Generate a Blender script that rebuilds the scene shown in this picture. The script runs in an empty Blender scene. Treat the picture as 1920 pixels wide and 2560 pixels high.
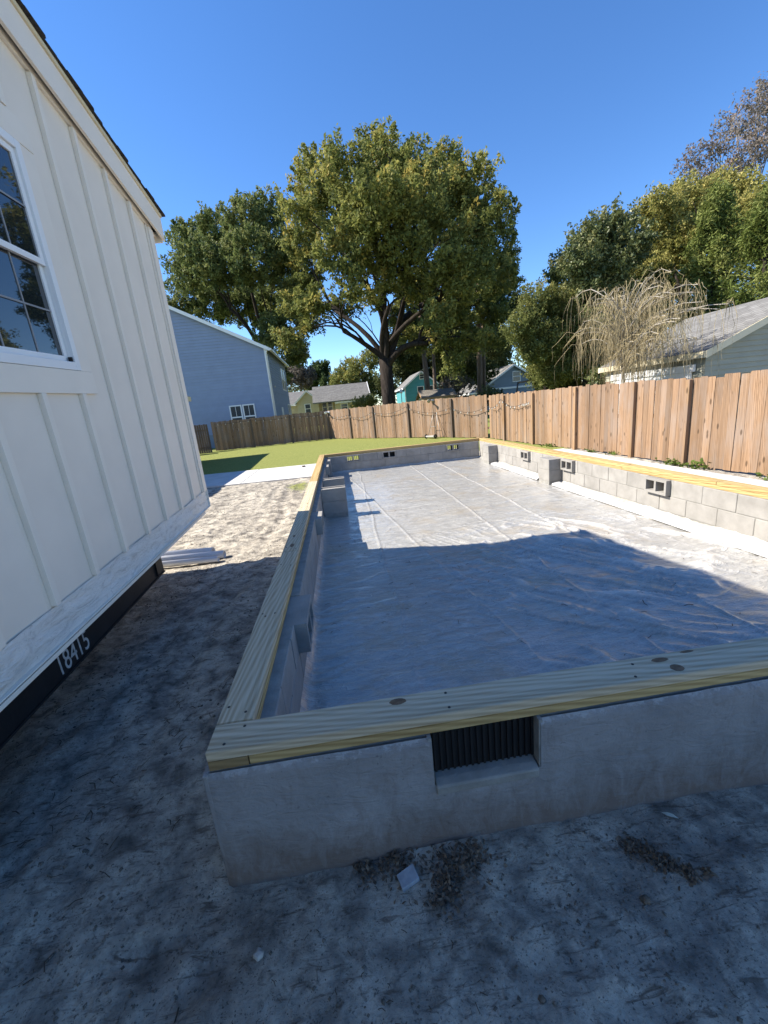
import bpy, bmesh, math, random
import numpy as np
from mathutils import Vector, Matrix

S = bpy.context.scene
COL = S.collection
rnd = random.Random(7)
rg = np.random.default_rng(11)

# ------------------------------------------------------------------ camera
cam = bpy.data.cameras.new('camera'); cam_o = bpy.data.objects.new('camera', cam); COL.objects.link(cam_o)
yaw, pit, rol = 0.088304, 0.248751, -0.100040
F = Vector((math.sin(yaw)*math.cos(pit), math.cos(yaw)*math.cos(pit), -math.sin(pit)))
RT = Vector((math.cos(yaw), -math.sin(yaw), 0)); UP = RT.cross(F)
R = RT*math.cos(rol)+UP*math.sin(rol); U = UP*math.cos(rol)-RT*math.sin(rol)
mw = Matrix((R, U, -F)).transposed().to_4x4(); mw.translation = (0.5994, -1.2635, 1.5937)
cam_o.matrix_world = mw
cam.sensor_fit = 'VERTICAL'; cam.sensor_height = 36; cam.lens = 1030/2560*36
cam.clip_start = .05; cam.clip_end = 2000
S.camera = cam_o
# ------------------------------------------------------------------ light
SUN_EL = math.radians(41.2); SUN_H = Vector((1, -.2, 0)).normalized()
W = bpy.data.worlds.new('World'); S.world = W; W.use_nodes = True
wn = W.node_tree; wn.nodes.clear()
sky = wn.nodes.new('ShaderNodeTexSky'); sky.sky_type = 'NISHITA'; sky.sun_disc = False
sky.sun_elevation = SUN_EL; sky.sun_rotation = math.radians(281)
sky.air_density = 1.0; sky.dust_density = .0; sky.ozone_density = 3.0; sky.altitude = 1500
bg = wn.nodes.new('ShaderNodeBackground'); bg.inputs[1].default_value = .12
wo = wn.nodes.new('ShaderNodeOutputWorld')
hsv = wn.nodes.new('ShaderNodeHueSaturation'); hsv.inputs['Saturation'].default_value = 1.2; hsv.inputs['Hue'].default_value = .505
wn.links.new(sky.outputs[0], hsv.inputs['Color']); wn.links.new(hsv.outputs[0], bg.inputs[0]); wn.links.new(bg.outputs[0], wo.inputs[0])
sl = bpy.data.lights.new('sun', 'SUN'); sl.energy = 5.0; sl.angle = math.radians(.53); sl.color = (1, .93, .82)
so = bpy.data.objects.new('sun', sl); COL.objects.link(so)
sd = SUN_H*math.cos(SUN_EL)+Vector((0, 0, -math.sin(SUN_EL)))
so.rotation_euler = sd.to_track_quat('-Z', 'Y').to_euler(); so.location = (-30, 10, 30)
S.view_settings.view_transform = 'Standard'; S.view_settings.look = 'None'
S.view_settings.exposure = 1.15; S.view_settings.gamma = 1
S.render.resolution_x = 768; S.render.resolution_y = 1024
S.render.engine = 'CYCLES'

# ------------------------------------------------------------------ helpers
def tag(o, label=None, cat=None, group=None, kind=None):
    if label: o['label'] = label
    if cat: o['category'] = cat
    if group: o['group'] = group
    if kind: o['kind'] = kind
    return o

def empty(name, loc=(0, 0, 0), rz=0, label=None, cat=None, group=None):
    o = bpy.data.objects.new(name, None); COL.objects.link(o); o.location = loc; o.rotation_euler = (0, 0, rz)
    o.empty_display_size = .1
    return tag(o, label, cat, group)

def link(name, me, mat=None, parent=None):
    if mat is not None and not me.materials: me.materials.append(mat)
    o = bpy.data.objects.new(name, me); COL.objects.link(o)
    if parent is not None: o.parent = parent
    return o

class MB:
    def __init__(s): s.v = []; s.f = []; s.sm = []
    def add(s, vs, fs, smooth=False):
        b = len(s.v); s.v += [tuple(p) for p in vs]; s.f += [tuple(b+i for i in f) for f in fs]; s.sm += [smooth]*len(fs)
        return s
    def box(s, x0, x1, y0, y1, z0, z1, M=None):
        vs = [Vector((x, y, z)) for z in (z0, z1) for y in (y0, y1) for x in (x0, x1)]
        if M is not None: vs = [M@p for p in vs]
        return s.add(vs, [(0, 2, 3, 1), (4, 5, 7, 6), (0, 1, 5, 4), (2, 6, 7, 3), (0, 4, 6, 2), (1, 3, 7, 5)])
    def prism(s, poly, a0, a1, axis='y', M=None):
        # poly: 2D points; axis y -> (x,z), axis x -> (y,z), axis z -> (x,y)
        def p3(p, a): return Vector((p[0], a, p[1])) if axis == 'y' else Vector((a, p[0], p[1])) if axis == 'x' else Vector((p[0], p[1], a))
        n = len(poly); vs = [p3(p, a0) for p in poly]+[p3(p, a1) for p in poly]
        if M is not None: vs = [M@p for p in vs]
        return s.add(vs, [tuple(range(n)), tuple(range(2*n-1, n-1, -1))]+[(i, i+n, (i+1) % n+n, (i+1) % n) for i in range(n)])
    def tube(s, pts, rad, n=6, cap=True):
        pts = [Vector(p) for p in pts]
        if not hasattr(rad, '__len__'): rad = [rad]*len(pts)
        b = len(s.v); ref = Vector((.31, .17, .93))
        for i, p in enumerate(pts):
            d = (pts[min(i+1, len(pts)-1)]-pts[max(i-1, 0)]).normalized()
            if abs(d.dot(ref)) > .95: rf = Vector((.9, .4, .1))
            else: rf = ref
            a = d.cross(rf).normalized(); c = d.cross(a)
            for k in range(n):
                t = 2*math.pi*k/n
                s.v.append(tuple(p+(a*math.cos(t)+c*math.sin(t))*rad[i]))
        for i in range(len(pts)-1):
            for k in range(n):
                s.f.append((b+i*n+k, b+i*n+(k+1) % n, b+(i+1)*n+(k+1) % n, b+(i+1)*n+k)); s.sm.append(n > 4)
        if cap:
            s.f.append(tuple(b+k for k in range(n-1, -1, -1))); s.sm.append(False)
            e = b+(len(pts)-1)*n; s.f.append(tuple(e+k for k in range(n))); s.sm.append(False)
        return s
    def lathe(s, prof, n=16, M=None):
        b = len(s.v)
        for r, z in prof:
            for k in range(n):
                t = 2*math.pi*k/n; p = Vector((r*math.cos(t), r*math.sin(t), z))
                s.v.append(tuple(M@p if M is not None else p))
        for i in range(len(prof)-1):
            for k in range(n):
                s.f.append((b+i*n+k, b+i*n+(k+1) % n, b+(i+1)*n+(k+1) % n, b+(i+1)*n+k)); s.sm.append(True)
        return s
    def mesh(s, name):
        me = bpy.data.meshes.new(name); me.from_pydata(s.v, [], s.f); me.update()
        me.polygons.foreach_set('use_smooth', s.sm)
        bm = bmesh.new(); bm.from_mesh(me); bmesh.ops.recalc_face_normals(bm, faces=bm.faces); bm.to_mesh(me); bm.free()
        return me
    def build(s, name, mat, parent=None, bevel=0):
        o = link(name, s.mesh(name), mat, parent)
        if bevel:
            m = o.modifiers.new('bevel', 'BEVEL'); m.width = bevel; m.segments = 2; m.limit_method = 'ANGLE'
        return o

def bevel_box(name, lx, ly, lz, w=.003, jit=0, seg=1, seed=0):
    # box from the origin, bevelled, optionally a little uneven; shared mesh
    bm = bmesh.new(); bmesh.ops.create_cube(bm, size=1)
    for v in bm.verts: v.co = Vector(((v.co.x+.5)*lx, (v.co.y+.5)*ly, (v.co.z+.5)*lz))
    rr = random.Random(seed)
    if jit:
        for v in bm.verts: v.co += Vector((rr.uniform(-jit, jit), rr.uniform(-jit, jit)*.3, rr.uniform(-jit, jit)))
    bmesh.ops.bevel(bm, geom=list(bm.edges), offset=w, segments=seg, affect='EDGES')
    me = bpy.data.meshes.new(name); bm.to_mesh(me); bm.free(); return me

def _h(ix, iy, seed):
    n = (ix*374761393+iy*668265263+seed*982451653) & 0x7fffffff
    n = ((n ^ (n >> 13))*1274126177) & 0x7fffffff
    return ((n ^ (n >> 16)) & 0xffff)/65535.
def vnoise(x, y, seed=0):
    x = np.asarray(x, float); y = np.asarray(y, float)
    ix = np.floor(x).astype(np.int64); iy = np.floor(y).astype(np.int64); fx = x-ix; fy = y-iy
    fx = fx*fx*(3-2*fx); fy = fy*fy*(3-2*fy)
    a = _h(ix, iy, seed); b = _h(ix+1, iy, seed); c = _h(ix, iy+1, seed); d = _h(ix+1, iy+1, seed)
    return (a*(1-fx)+b*fx)*(1-fy)+(c*(1-fx)+d*fx)*fy
def fbm(x, y, seed=0, o=4):
    t = 0; a = .5
    for k in range(o): t = t+a*vnoise(np.asarray(x)*2**k, np.asarray(y)*2**k, seed+k*17); a *= .5
    return t
def sstep(t): t = np.clip(t, 0, 1); return t*t*(3-2*t)

def fast_mesh(name, V, Fq, attr=None, smooth=False):
    V = np.ascontiguousarray(V, np.float32); Fq = np.ascontiguousarray(Fq, np.int32)
    me = bpy.data.meshes.new(name); me.vertices.add(len(V)); me.vertices.foreach_set('co', V.ravel())
    k = Fq.shape[1]; me.loops.add(Fq.size); me.loops.foreach_set('vertex_index', Fq.ravel())
    me.polygons.add(len(Fq)); me.polygons.foreach_set('loop_start', np.arange(0, Fq.size, k, dtype=np.int32))
    if smooth: me.polygons.foreach_set('use_smooth', np.ones(len(Fq), bool))
    if attr is not None:
        a = me.attributes.new('rnd', 'FLOAT', 'FACE'); a.data.foreach_set('value', np.ascontiguousarray(attr, np.float32))
    me.update(calc_edges=True); me.validate(); return me

def grid_mesh(name, xs, ys, zf, attrs=None, smooth=True):
    X, Y = np.meshgrid(xs, ys); Z = zf(X, Y); V = np.stack([X, Y, Z], -1).reshape(-1, 3)
    nx, ny = len(xs), len(ys); I = np.arange(nx*ny).reshape(ny, nx)
    Fq = np.stack([I[:-1, :-1], I[:-1, 1:], I[1:, 1:], I[1:, :-1]], -1).reshape(-1, 4)
    me = fast_mesh(name, V, Fq, smooth=smooth)
    for n, f in (attrs or {}).items():
        a = me.attributes.new(n, 'FLOAT', 'POINT'); a.data.foreach_set('value', f(X, Y).astype(np.float32).ravel())
    return me

# ------------------------------------------------------------------ materials
class NT:
    def __init__(s, name):
        s.m = bpy.data.materials.new(name); s.m.use_nodes = True; s.t = s.m.node_tree
        s.b = s.t.nodes['Principled BSDF']; s.out = s.t.nodes['Material Output']
    def n(s, typ, **kw):
        nd = s.t.nodes.new('ShaderNode'+typ)
        for k, v in kw.items():
            if k.startswith('i_'):
                key = k[2:]; key = int(key) if key.isdigit() else key.replace('_', ' ')
                if isinstance(v, bpy.types.NodeSocket): s.t.links.new(v, nd.inputs[key])
                else: nd.inputs[key].default_value = v
            else: setattr(nd, k, v)
        return nd
    def coord(s, stretch=(1, 1, 1), kind='Object', rot=(0, 0, 0)):
        tc = s.n('TexCoord'); mp = s.n('Mapping', i_Scale=stretch, i_Rotation=rot)
        if kind == 'World': src = s.n('NewGeometry').outputs['Position']
        else: src = tc.outputs[kind]
        s.t.links.new(src, mp.inputs[0]); return mp.outputs[0]
    def noise(s, vec, scale, detail=4, rough=.55, dist=0):
        return s.n('TexNoise', i_Vector=vec, i_Scale=scale, i_Detail=detail, i_Roughness=rough, i_Distortion=dist).outputs[0]
    def ramp(s, fac, stops):
        r = s.n('ValToRGB', i_Fac=fac); e = r.color_ramp.elements
        while len(e) < len(stops): e.new(.5)
        for el, (p, c) in zip(e, stops): el.position = p; el.color = (*c, 1) if len(c) == 3 else c
        return r.outputs[0]
    def mix(s, fac, a, b, blend='MIX'):
        nd = s.n('Mix', data_type='RGBA', blend_type=blend)
        for key, v in ((0, fac), (6, a), (7, b)):
            if isinstance(v, bpy.types.NodeSocket): s.t.links.new(v, nd.inputs[key])
            else: nd.inputs[key].default_value = (*v, 1) if hasattr(v, '__len__') and len(v) == 3 else v
        return nd.outputs[2]
    def math(s, op, a, b=0.):
        nd = s.n('Math', operation=op)
        for k, v in ((0, a), (1, b)):
            if isinstance(v, bpy.types.NodeSocket): s.t.links.new(v, nd.inputs[k])
            else: nd.inputs[k].default_value = v
        return nd.outputs[0]
    def mapr(s, v, a, b, c=0., d=1.):
        return s.n('MapRange', i_0=v, i_1=a, i_2=b, i_3=c, i_4=d).outputs[0]
    def bump(s, h, strength=.3, dist=.01, prev=None):
        nd = s.n('Bump', i_Height=h, i_Strength=strength, i_Distance=dist)
        if prev is not None: s.t.links.new(prev, nd.inputs['Normal'])
        return nd.outputs[0]
    def fin(s, color=None, rough=.8, spec=.3, normal=None, **kw):
        L = s.t.links
        def put(k, v):
            if isinstance(v, bpy.types.NodeSocket): L.new(v, s.b.inputs[k])
            else: s.b.inputs[k].default_value = (*v, 1) if hasattr(v, '__len__') and len(v) == 3 else v
        if color is not None: put('Base Color', color)
        put('Roughness', rough); put('Specular IOR Level', spec)
        if normal is not None: L.new(normal, s.b.inputs['Normal'])
        for k, v in kw.items(): put(k.replace('_', ' '), v)
        return s.m

def rand_val(n, col, amt=.15, hue=0):
    oi = n.n('ObjectInfo'); v = n.mapr(oi.outputs['Random'], 0, 1, 1-amt, 1+amt)
    hs = n.n('HueSaturation', i_Color=col, i_Value=v)
    return hs.outputs[0]

def plain(name, c, rough=.6, spec=.3, var=.12, scale=6, bump=.1, bscale=60, metal=0, coord='Object', rv=0):
    n = NT(name); v = n.coord(kind=coord)
    f = n.noise(v, scale, 5)
    lo = tuple(x*(1-var) for x in c); hi = tuple(min(1, x*(1+var)) for x in c)
    col = n.ramp(f, [(.3, lo), (.7, hi)])
    if rv: col = rand_val(n, col, rv)
    nb = n.bump(n.noise(v, bscale, 3), bump, .004)
    return n.fin(col, rough, spec, nb, Metallic=metal)

def wood(name, base, dark, grain=22., rv=.12, rough=.75, knots=True, axis=0, grey=None, bump=.25, kscale=(1.1, 7, 7), wave=24.):
    # grain along local axis
    n = NT(name)
    oi = n.n('ObjectInfo'); tc = n.n('TexCoord')
    off = n.n('CombineXYZ', i_X=n.math('MULTIPLY', oi.outputs['Random'], 37.), i_Y=n.math('MULTIPLY', oi.outputs['Random'], 11.), i_Z=n.math('MULTIPLY', oi.outputs['Random'], 5.))
    ad = n.n('VectorMath', operation='ADD', i_0=tc.outputs['Object'], i_1=off.outputs[0])
    st = [grain]*3; st[axis] = .7
    mp = n.n('Mapping', i_Vector=ad.outputs[0], i_Scale=st).outputs[0]
    f = n.noise(mp, 1.0, 6, .6, .6)
    st2 = [grain*4]*3; st2[axis] = 2.
    f2 = n.noise(n.n('Mapping', i_Vector=ad.outputs[0], i_Scale=st2).outputs[0], 1., 3)
    ff = n.math('ADD', n.math('MULTIPLY', f, .7), n.math('MULTIPLY', f2, .3))
    wv = n.n('TexWave', wave_type='BANDS', bands_direction='DIAGONAL', i_Vector=n.n('Mapping', i_Vector=ad.outputs[0], i_Scale=[(.12 if k == axis else 1.) for k in range(3)]).outputs[0], i_Scale=wave, i_Distortion=9., i_Detail=2., i_Detail_Scale=.35).outputs[1]
    ff = n.math('ADD', n.math('MULTIPLY', ff, .83), n.math('MULTIPLY', wv, .17))
    col = n.ramp(ff, [(.34, dark), (.5, tuple((a*.45+b*.55) for a, b in zip(dark, base))), (.62, base)])
    if grey:
        st3 = [3.]*3; st3[axis] = .9
        g = n.noise(n.n('Mapping', i_Vector=ad.outputs[0], i_Scale=st3).outputs[0], 1.3, 4)
        col = n.mix(n.mapr(g, .45, .68, 0, .75), col, grey)
    if knots:
        ks = [kscale[1]]*3; ks[axis] = kscale[0]*2.2
        vo = n.n('TexVoronoi', i_Vector=n.n('Mapping', i_Vector=ad.outputs[0], i_Scale=ks).outputs[0], i_Scale=1., i_Randomness=1.)
        k = n.mapr(vo.outputs['Distance'], .10, .17, 1, 0)
        col = n.mix(n.math('MULTIPLY', k, .75), col, tuple(x*.35 for x in dark))
    col = rand_val(n, col, rv)
    nb = n.bump(ff, bump, .004)
    return n.fin(col, rough, .25, nb)

MAT = {}
def build_materials():
    # ground: pale sand with dark streaks, part organic litter, part painted ripple shadow; soil and thatch where the lawn grows
    n = NT('sand_ground'); v = n.coord(kind='World')
    a = n.noise(v, .9, 6, .6); b = n.noise(v, 7, 6, .62, .3); c = n.noise(v, 60, 4)
    rotv = n.coord((1., 5., 1.), 'World', (0, 0, .5)); st = n.noise(rotv, 9, 7, .68, .9)
    col = n.ramp(b, [(.3, (.13, .118, .102)), (.43, (.29, .265, .225)), (.55, (.47, .425, .35)), (.72, (.62, .56, .46))])
    a_ = n.math('ADD', a, n.mapr(n.noise(v, 20, 6, .75, .5), .2, .8, -.16, .16)); col = n.mix(n.mapr(a_, .5, .66, 0, .5), col, (.17, .152, .132))
    col = n.mix(n.math('MULTIPLY', n.mapr(st, .55, .66), n.mapr(a, .3, .6, .45, .95)), col, (.13, .105, .085))
    sp = n.noise(v, 38, 3, .7); col = n.mix(n.mapr(sp, .66, .74, 0, .7), col, (.08, .07, .06))
    at = n.n('Attribute', attribute_name='lawn').outputs['Fac']
    lf = n.math('ADD', at, n.mapr(b, 0, 1, -.35, .35)); lm = n.mapr(lf, .4, .65)
    lawn = n.ramp(n.noise(v, 14, 5, .65), [(.3, (.14, .165, .045)), (.6, (.24, .255, .075)), (.8, (.33, .31, .13))])
    col = n.mix(lm, col, lawn)
    sp2 = n.noise(v, 95, 3, .75); col = n.mix(n.math('MULTIPLY', n.mapr(sp2, .60, .64), n.mapr(a, .3, .6, .15, .8)), col, (.06, .052, .045))
    mid = n.noise(v, 24, 6, .7, .4); col = n.mix(n.mapr(mid, .54, .7, 0, .75), col, (.10, .085, .07)); col = n.mix(lm, col, lawn)
    bb = n.math('ADD', n.math('MULTIPLY', b, .45), n.math('ADD', n.math('MULTIPLY', c, .25), n.math('MULTIPLY', mid, .7)))
    nb = n.bump(bb, .9, .028); nb = n.bump(n.noise(v, 220, 2), .35, .004, nb)
    MAT['ground'] = n.fin(col, .95, .1, nb)

    # polythene film over sand
    n = NT('plastic_film'); v = n.coord(kind='World')
    a = n.noise(v, 1.6, 5, .6); sv = n.coord((1.3, 6, 1), 'World', (0, 0, -.35)); s_ = n.noise(sv, 3.2, 7, .7, .8)
    f = n.noise(v, 26, 5, .65, .6)
    col = n.ramp(s_, [(.3, (.27, .265, .25)), (.5, (.375, .365, .34)), (.7, (.50, .485, .445))])
    col = n.mix(n.mapr(a, .52, .72, 0, .6), col, (.38, .29, .17))
    col = n.mix(n.mapr(f, .60, .74, 0, .45), col, (.17, .16, .15))
    wet = n.noise(v, .55, 3); col = n.mix(n.mapr(wet, .55, .8, 0, .35), col, (.23, .2, .16))
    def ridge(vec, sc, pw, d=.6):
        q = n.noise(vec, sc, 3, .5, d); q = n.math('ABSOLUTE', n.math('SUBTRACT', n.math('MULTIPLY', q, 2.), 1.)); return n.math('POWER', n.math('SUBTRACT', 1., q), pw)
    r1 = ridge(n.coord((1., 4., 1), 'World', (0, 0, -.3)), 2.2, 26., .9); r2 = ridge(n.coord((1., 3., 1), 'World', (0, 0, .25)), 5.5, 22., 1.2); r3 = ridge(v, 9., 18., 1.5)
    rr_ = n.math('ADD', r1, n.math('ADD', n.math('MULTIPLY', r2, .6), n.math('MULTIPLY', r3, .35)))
    col = n.mix(n.mapr(rr_, .35, 1.1, 0, .4), col, (.62, .60, .55))  # ridge lines lightened: reflections off the folds painted into the colour
    col = n.mix(n.mapr(n.n('Attribute', attribute_name='crease').outputs['Fac'], .2, .9, 0, .8), col, (.66, .61, .54))  # doubled film whiter on creases; cream reflection of the sunlit wall painted in
    fl = n.noise(v, 75, 4, .7, .5); col = n.mix(n.mapr(fl, .58, .72, 0, .55), col, (.13, .125, .12)); col = n.mix(n.mapr(fl, .42, .28, 0, .4), col, (.6, .59, .56))
    h = n.math('ADD', n.math('MULTIPLY', s_, .35), n.math('ADD', n.math('MULTIPLY', f, .25), n.math('ADD', n.math('MULTIPLY', rr_, .45), n.math('MULTIPLY', fl, .12))))
    nb = n.bump(h, .6, .02)
    MAT['film'] = n.fin(col, n.mapr(f, .3, .7, .3, .5), .5, nb, Coat_Weight=.7, Coat_Roughness=.18)
    MAT['film_white'] = plain('folded_film', (.5, .5, .5), .35, .5, .08, 9, .3, 40)

    # cement render
    n = NT('cement_render'); v = n.coord(kind='World')
    a = n.noise(v, 3.2, 5, .6); b = n.noise(v, 40, 4)
    col = n.ramp(a, [(.3, (.225, .218, .215)), (.7, (.315, .305, .30))])
    vs = n.coord((6, 6, 3.), 'World'); dr = n.noise(vs, 2.2, 7, .72, .8)
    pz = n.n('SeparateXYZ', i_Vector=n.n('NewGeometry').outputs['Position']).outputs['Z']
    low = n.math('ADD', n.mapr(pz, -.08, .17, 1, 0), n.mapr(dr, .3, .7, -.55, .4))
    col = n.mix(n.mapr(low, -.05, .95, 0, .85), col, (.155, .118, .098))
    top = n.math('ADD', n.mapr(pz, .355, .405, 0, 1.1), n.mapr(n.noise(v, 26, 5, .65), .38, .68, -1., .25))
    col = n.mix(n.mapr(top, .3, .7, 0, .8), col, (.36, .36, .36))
    tr = n.noise(n.coord((1., 1., 2.6), 'World', (0, .3, 0)), 7., 5, .65, 1.2)
    nb = n.bump(n.math('ADD', n.math('ADD', a, n.math('MULTIPLY', tr, .7)), n.math('MULTIPLY', b, .2)), .7, .022)
    pit = n.noise(v, 55, 3, .6); col = n.mix(n.mapr(pit, .66, .72, 0, .5), col, (.10, .095, .09))
    MAT['render'] = n.fin(col, .9, .15, nb)

    n = NT('concrete_block'); v = n.coord(kind='World')
    col = n.ramp(n.noise(v, 5, 5, .6), [(.3, (.245, .233, .213)), (.7, (.335, .32, .295))])
    col = n.mix(n.mapr(n.noise(v, 120, 2), .6, .75, 0, .5), col, (.24, .23, .22))
    col = rand_val(n, col, .07)
    MAT['block'] = n.fin(col, .92, .12, n.bump(n.noise(v, 140, 3), .5, .004))
    MAT['mortar'] = plain('mortar', (.27, .262, .24), .95, .1, .18, 12, .7, 70, coord='World')
    n = NT('paving_concrete'); v = n.coord(kind='World')
    col = n.ramp(n.noise(v, 2.5, 6, .65), [(.3, (.47, .46, .44)), (.7, (.60, .59, .565))])
    col = n.mix(n.mapr(n.noise(v, 17, 5, .7), .6, .8, 0, .35), col, (.36, .33, .29))
    MAT['concrete'] = n.fin(col, .88, .15, n.bump(n.noise(v, 90, 3), .25, .003))

    MAT['lumber'] = wood('sill_lumber', (.55, .395, .18), (.28, .18, .07), 24, .06, .7, knots=False, bump=.4)
    MAT['lumber_dull'] = wood('pale_sill_lumber', (.60, .50, .35), (.36, .275, .17), 30, .06, .75, knots=False, bump=.5)  # paler, greyer version of the sill lumber for the near top boards
    MAT['endgrain'] = wood('dark_end_grain', (.30, .21, .10), (.20, .13, .06), 9, .1, .85, knots=False)
    MAT['knot'] = plain('wood_knot', (.17, .105, .06), .7, .3, .35, 40, .4, 90)
    MAT['nail'] = plain('nail_head', (.05, .045, .04), .6, .3)
    MAT['picket'] = wood('fence_picket', (.31, .20, .122), (.15, .09, .05), 26, .26, .85, True, 2, grey=(.245, .19, .15), kscale=(1.2, 7.5))
    MAT['post'] = wood('fence_post', (.36, .23, .13), (.2, .12, .06), 20, .15, .85, True, 2, grey=(.26, .2, .16))
    MAT['oldpost'] = wood('weathered_post', (.16, .12, .09), (.08, .06, .045), 20, .15, .9, False, 2)

    MAT['white_siding'] = plain('white_siding', (.76, .685, .585), .55, .3, .035, 3, .12, 220)
    MAT['white_trim'] = plain('white_trim', (.78, .71, .61), .5, .3, .03, 4, .08, 120)
    MAT['vinyl'] = plain('white_vinyl', (.78, .78, .77), .35, .45, .02)
    n = NT('torn_house_wrap'); v = n.coord((1, 1, 3.5))
    w1 = n.noise(v, 5, 7, .7, 1.4); w2 = n.noise(v, 16, 5, .7, .8)
    col = n.ramp(w1, [(.3, (.50, .49, .46)), (.48, (.74, .73, .69)), (.8, (.82, .81, .77))])
    vv = n.n('TexVoronoi', feature='DISTANCE_TO_EDGE', i_Vector=n.coord((1, 1, 3.2)), i_Scale=7., i_Randomness=1.).outputs['Distance']
    cr = n.math('MULTIPLY', n.mapr(vv, 0, .02, 1, 0), n.mapr(w1, .5, .6))
    col = n.mix(n.math('MULTIPLY', cr, .7), col, (.3, .29, .28))
    MAT['wrap'] = n.fin(col, .6, .3, n.bump(n.math('ADD', w1, n.math('MULTIPLY', w2, .4)), .7, .03))
    n = NT('window_glass'); n.fin((.012, .016, .02), .02, .9); MAT['glass'] = n.m
    MAT['glass'].node_tree.nodes['Principled BSDF'].inputs['IOR'].default_value = 1.6
    MAT['pane'] = plain('far_pane', (.05, .06, .07), .12, .6, .1)
    MAT['muntin'] = plain('muntin', (.25, .26, .27), .5)
    MAT['steel'] = plain('black_steel', (.012, .012, .013), .5, .3, .3, 8, .2, 60)
    MAT['stencil'] = plain('stencil_paint', (.42, .40, .37), .8, .2, .3, 30)
    n = NT('asphalt_shingle'); v = n.coord(kind='World')
    br = n.n('TexBrick', i_Vector=n.coord((1, 1, 1), 'Object'), i_Scale=3.2, i_Color1=(.035, .033, .032, 1), i_Color2=(.055, .052, .05, 1), i_Mortar=(.015, .015, .015, 1))
    col = n.mix(.5, br.outputs[0], n.ramp(n.noise(v, 40, 3), [(.3, (.02, .02, .02)), (.7, (.075, .07, .066))]))
    MAT['shingle_dark'] = n.fin(col, .95, .1, n.bump(n.noise(v, 90, 2), .6, .01))
    def shingles(name, c1, c2, mo):
        n = NT(name); br = n.n('TexBrick', i_Vector=n.coord((1, 1, 1), 'UV'), i_Scale=1., i_Color1=(*c1, 1), i_Color2=(*c2, 1), i_Mortar=(*mo, 1))
        br.inputs['Brick Width'].default_value = .33; br.inputs['Row Height'].default_value = .15; br.inputs['Mortar Size'].default_value = .012
        c = n.mix(n.mapr(n.noise(n.coord(kind='World'), 3, 4), .3, .7, 0, .35), br.outputs[0], mo)
        return n.fin(c, .95, .1, n.bump(n.noise(n.coord(kind='World'), 25, 3), .6, .02))
    MAT['shingle_grey'] = shingles('grey_shingle', (.17, .165, .16), (.24, .235, .225), (.10, .097, .09))
    MAT['shingle_brown'] = shingles('brown_shingle', (.20, .18, .155), (.28, .255, .22), (.12, .105, .09))
    MAT['blue_siding'] = plain('blue_siding', (.25, .30, .41), .6, .3, .05, 2, .05, 60, rv=.03)
    MAT['greygreen_siding'] = plain('grey_green_siding', (.33, .325, .25), .65, .3, .06, 2, .05, 60, rv=.03)
    MAT['cream'] = plain('cream_siding', (.55, .49, .34), .7, .2, .06, 2, .1, 40, rv=.04)
    MAT['teal'] = plain('teal_siding', (.085, .30, .33), .7, .25, .06, 2, .05, 40, rv=.05)
    MAT['slate_blue'] = plain('slate_blue_siding', (.21, .26, .31), .7, .25, .06, 2, .05, 40, rv=.04)
    MAT['tan_trim'] = plain('pale_yellow_trim', (.66, .58, .40), .6, .3, .05)
    MAT['pvc'] = plain('white_pvc', (.70, .70, .70), .35, .5, .06, 5, .03)
    MAT['dark'] = plain('black_plastic', (.012, .012, .013), .6, .3)
    MAT['rubber'] = plain('black_rubber', (.02, .02, .02), .8)
    MAT['bulb'] = plain('frosted_bulb', (.5, .48, .42), .25, .6)
    MAT['metal'] = plain('grey_metal', (.32, .31, .29), .45, .5, .15, 8, .1, 50, metal=.6)
    MAT['globe'] = plain('white_globe', (.8, .8, .8), .3, .5)
    MAT['stone'] = plain('stone', (.38, .36, .33), .9, .2, .4, 30, .8, 60)
    MAT['offcut'] = plain('grey_block_chip', (.34, .36, .39), .85, .2, .25, 25, .5, 60)
    MAT['debris'] = plain('dead_leaf', (.15, .115, .085), .9, .15, .5, 50, .3, 90)
    MAT['straw'] = plain('dry_twig', (.085, .065, .05), .95, .1, .5, 4)
    MAT['palechip'] = plain('pale_leaf', (.5, .5, .42), .7)
    # bark
    def bark(name, c1, c2, sc=5):
        n = NT(name); v = n.coord((sc*2, sc*2, sc*.5)); f = n.noise(v, 1, 7, .7, .7)
        return n.fin(n.ramp(f, [(.35, c1), (.65, c2)]), .95, .1, n.bump(f, .9, .05))
    MAT['bark_oak'] = bark('oak_bark', (.018, .014, .012), (.055, .045, .038), 3)
    MAT['bark_pine'] = bark('pine_bark', (.12, .085, .065), (.25, .19, .15), 3)
    MAT['bark_pale'] = bark('pale_bark', (.28, .25, .20), (.46, .42, .36), 6)
    MAT['bark_grey'] = bark('grey_bark', (.16, .14, .12), (.28, .25, .22), 5)
    # foliage: colour varies leaf by leaf
    def leaf(name, stops, tr=.35, rough=.6, spec=.12):
        n = NT(name); at = n.n('Attribute', attribute_name='rnd').outputs['Fac']
        col = n.ramp(at, stops); n.fin(col, rough, spec)
        t = n.n('BsdfTranslucent'); n.t.links.new(n.mix(.5, col, (.28, .30, .03), 'MULTIPLY') if False else col, t.inputs[0])
        mx = n.n('MixShader'); mx.inputs[0].default_value = tr
        n.t.links.new(n.b.outputs[0], mx.inputs[1]); n.t.links.new(t.outputs[0], mx.inputs[2]); n.t.links.new(mx.outputs[0], n.out.inputs[0])
        return n.m
    MAT['lf_oak'] = leaf('oak_leaf', [(0, (0.091, 0.110, 0.034)), (.5, (0.201, 0.220, 0.063)), (.85, (0.329, 0.311, 0.091)), (1, (0.427, 0.329, 0.085))], .42)
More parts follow.
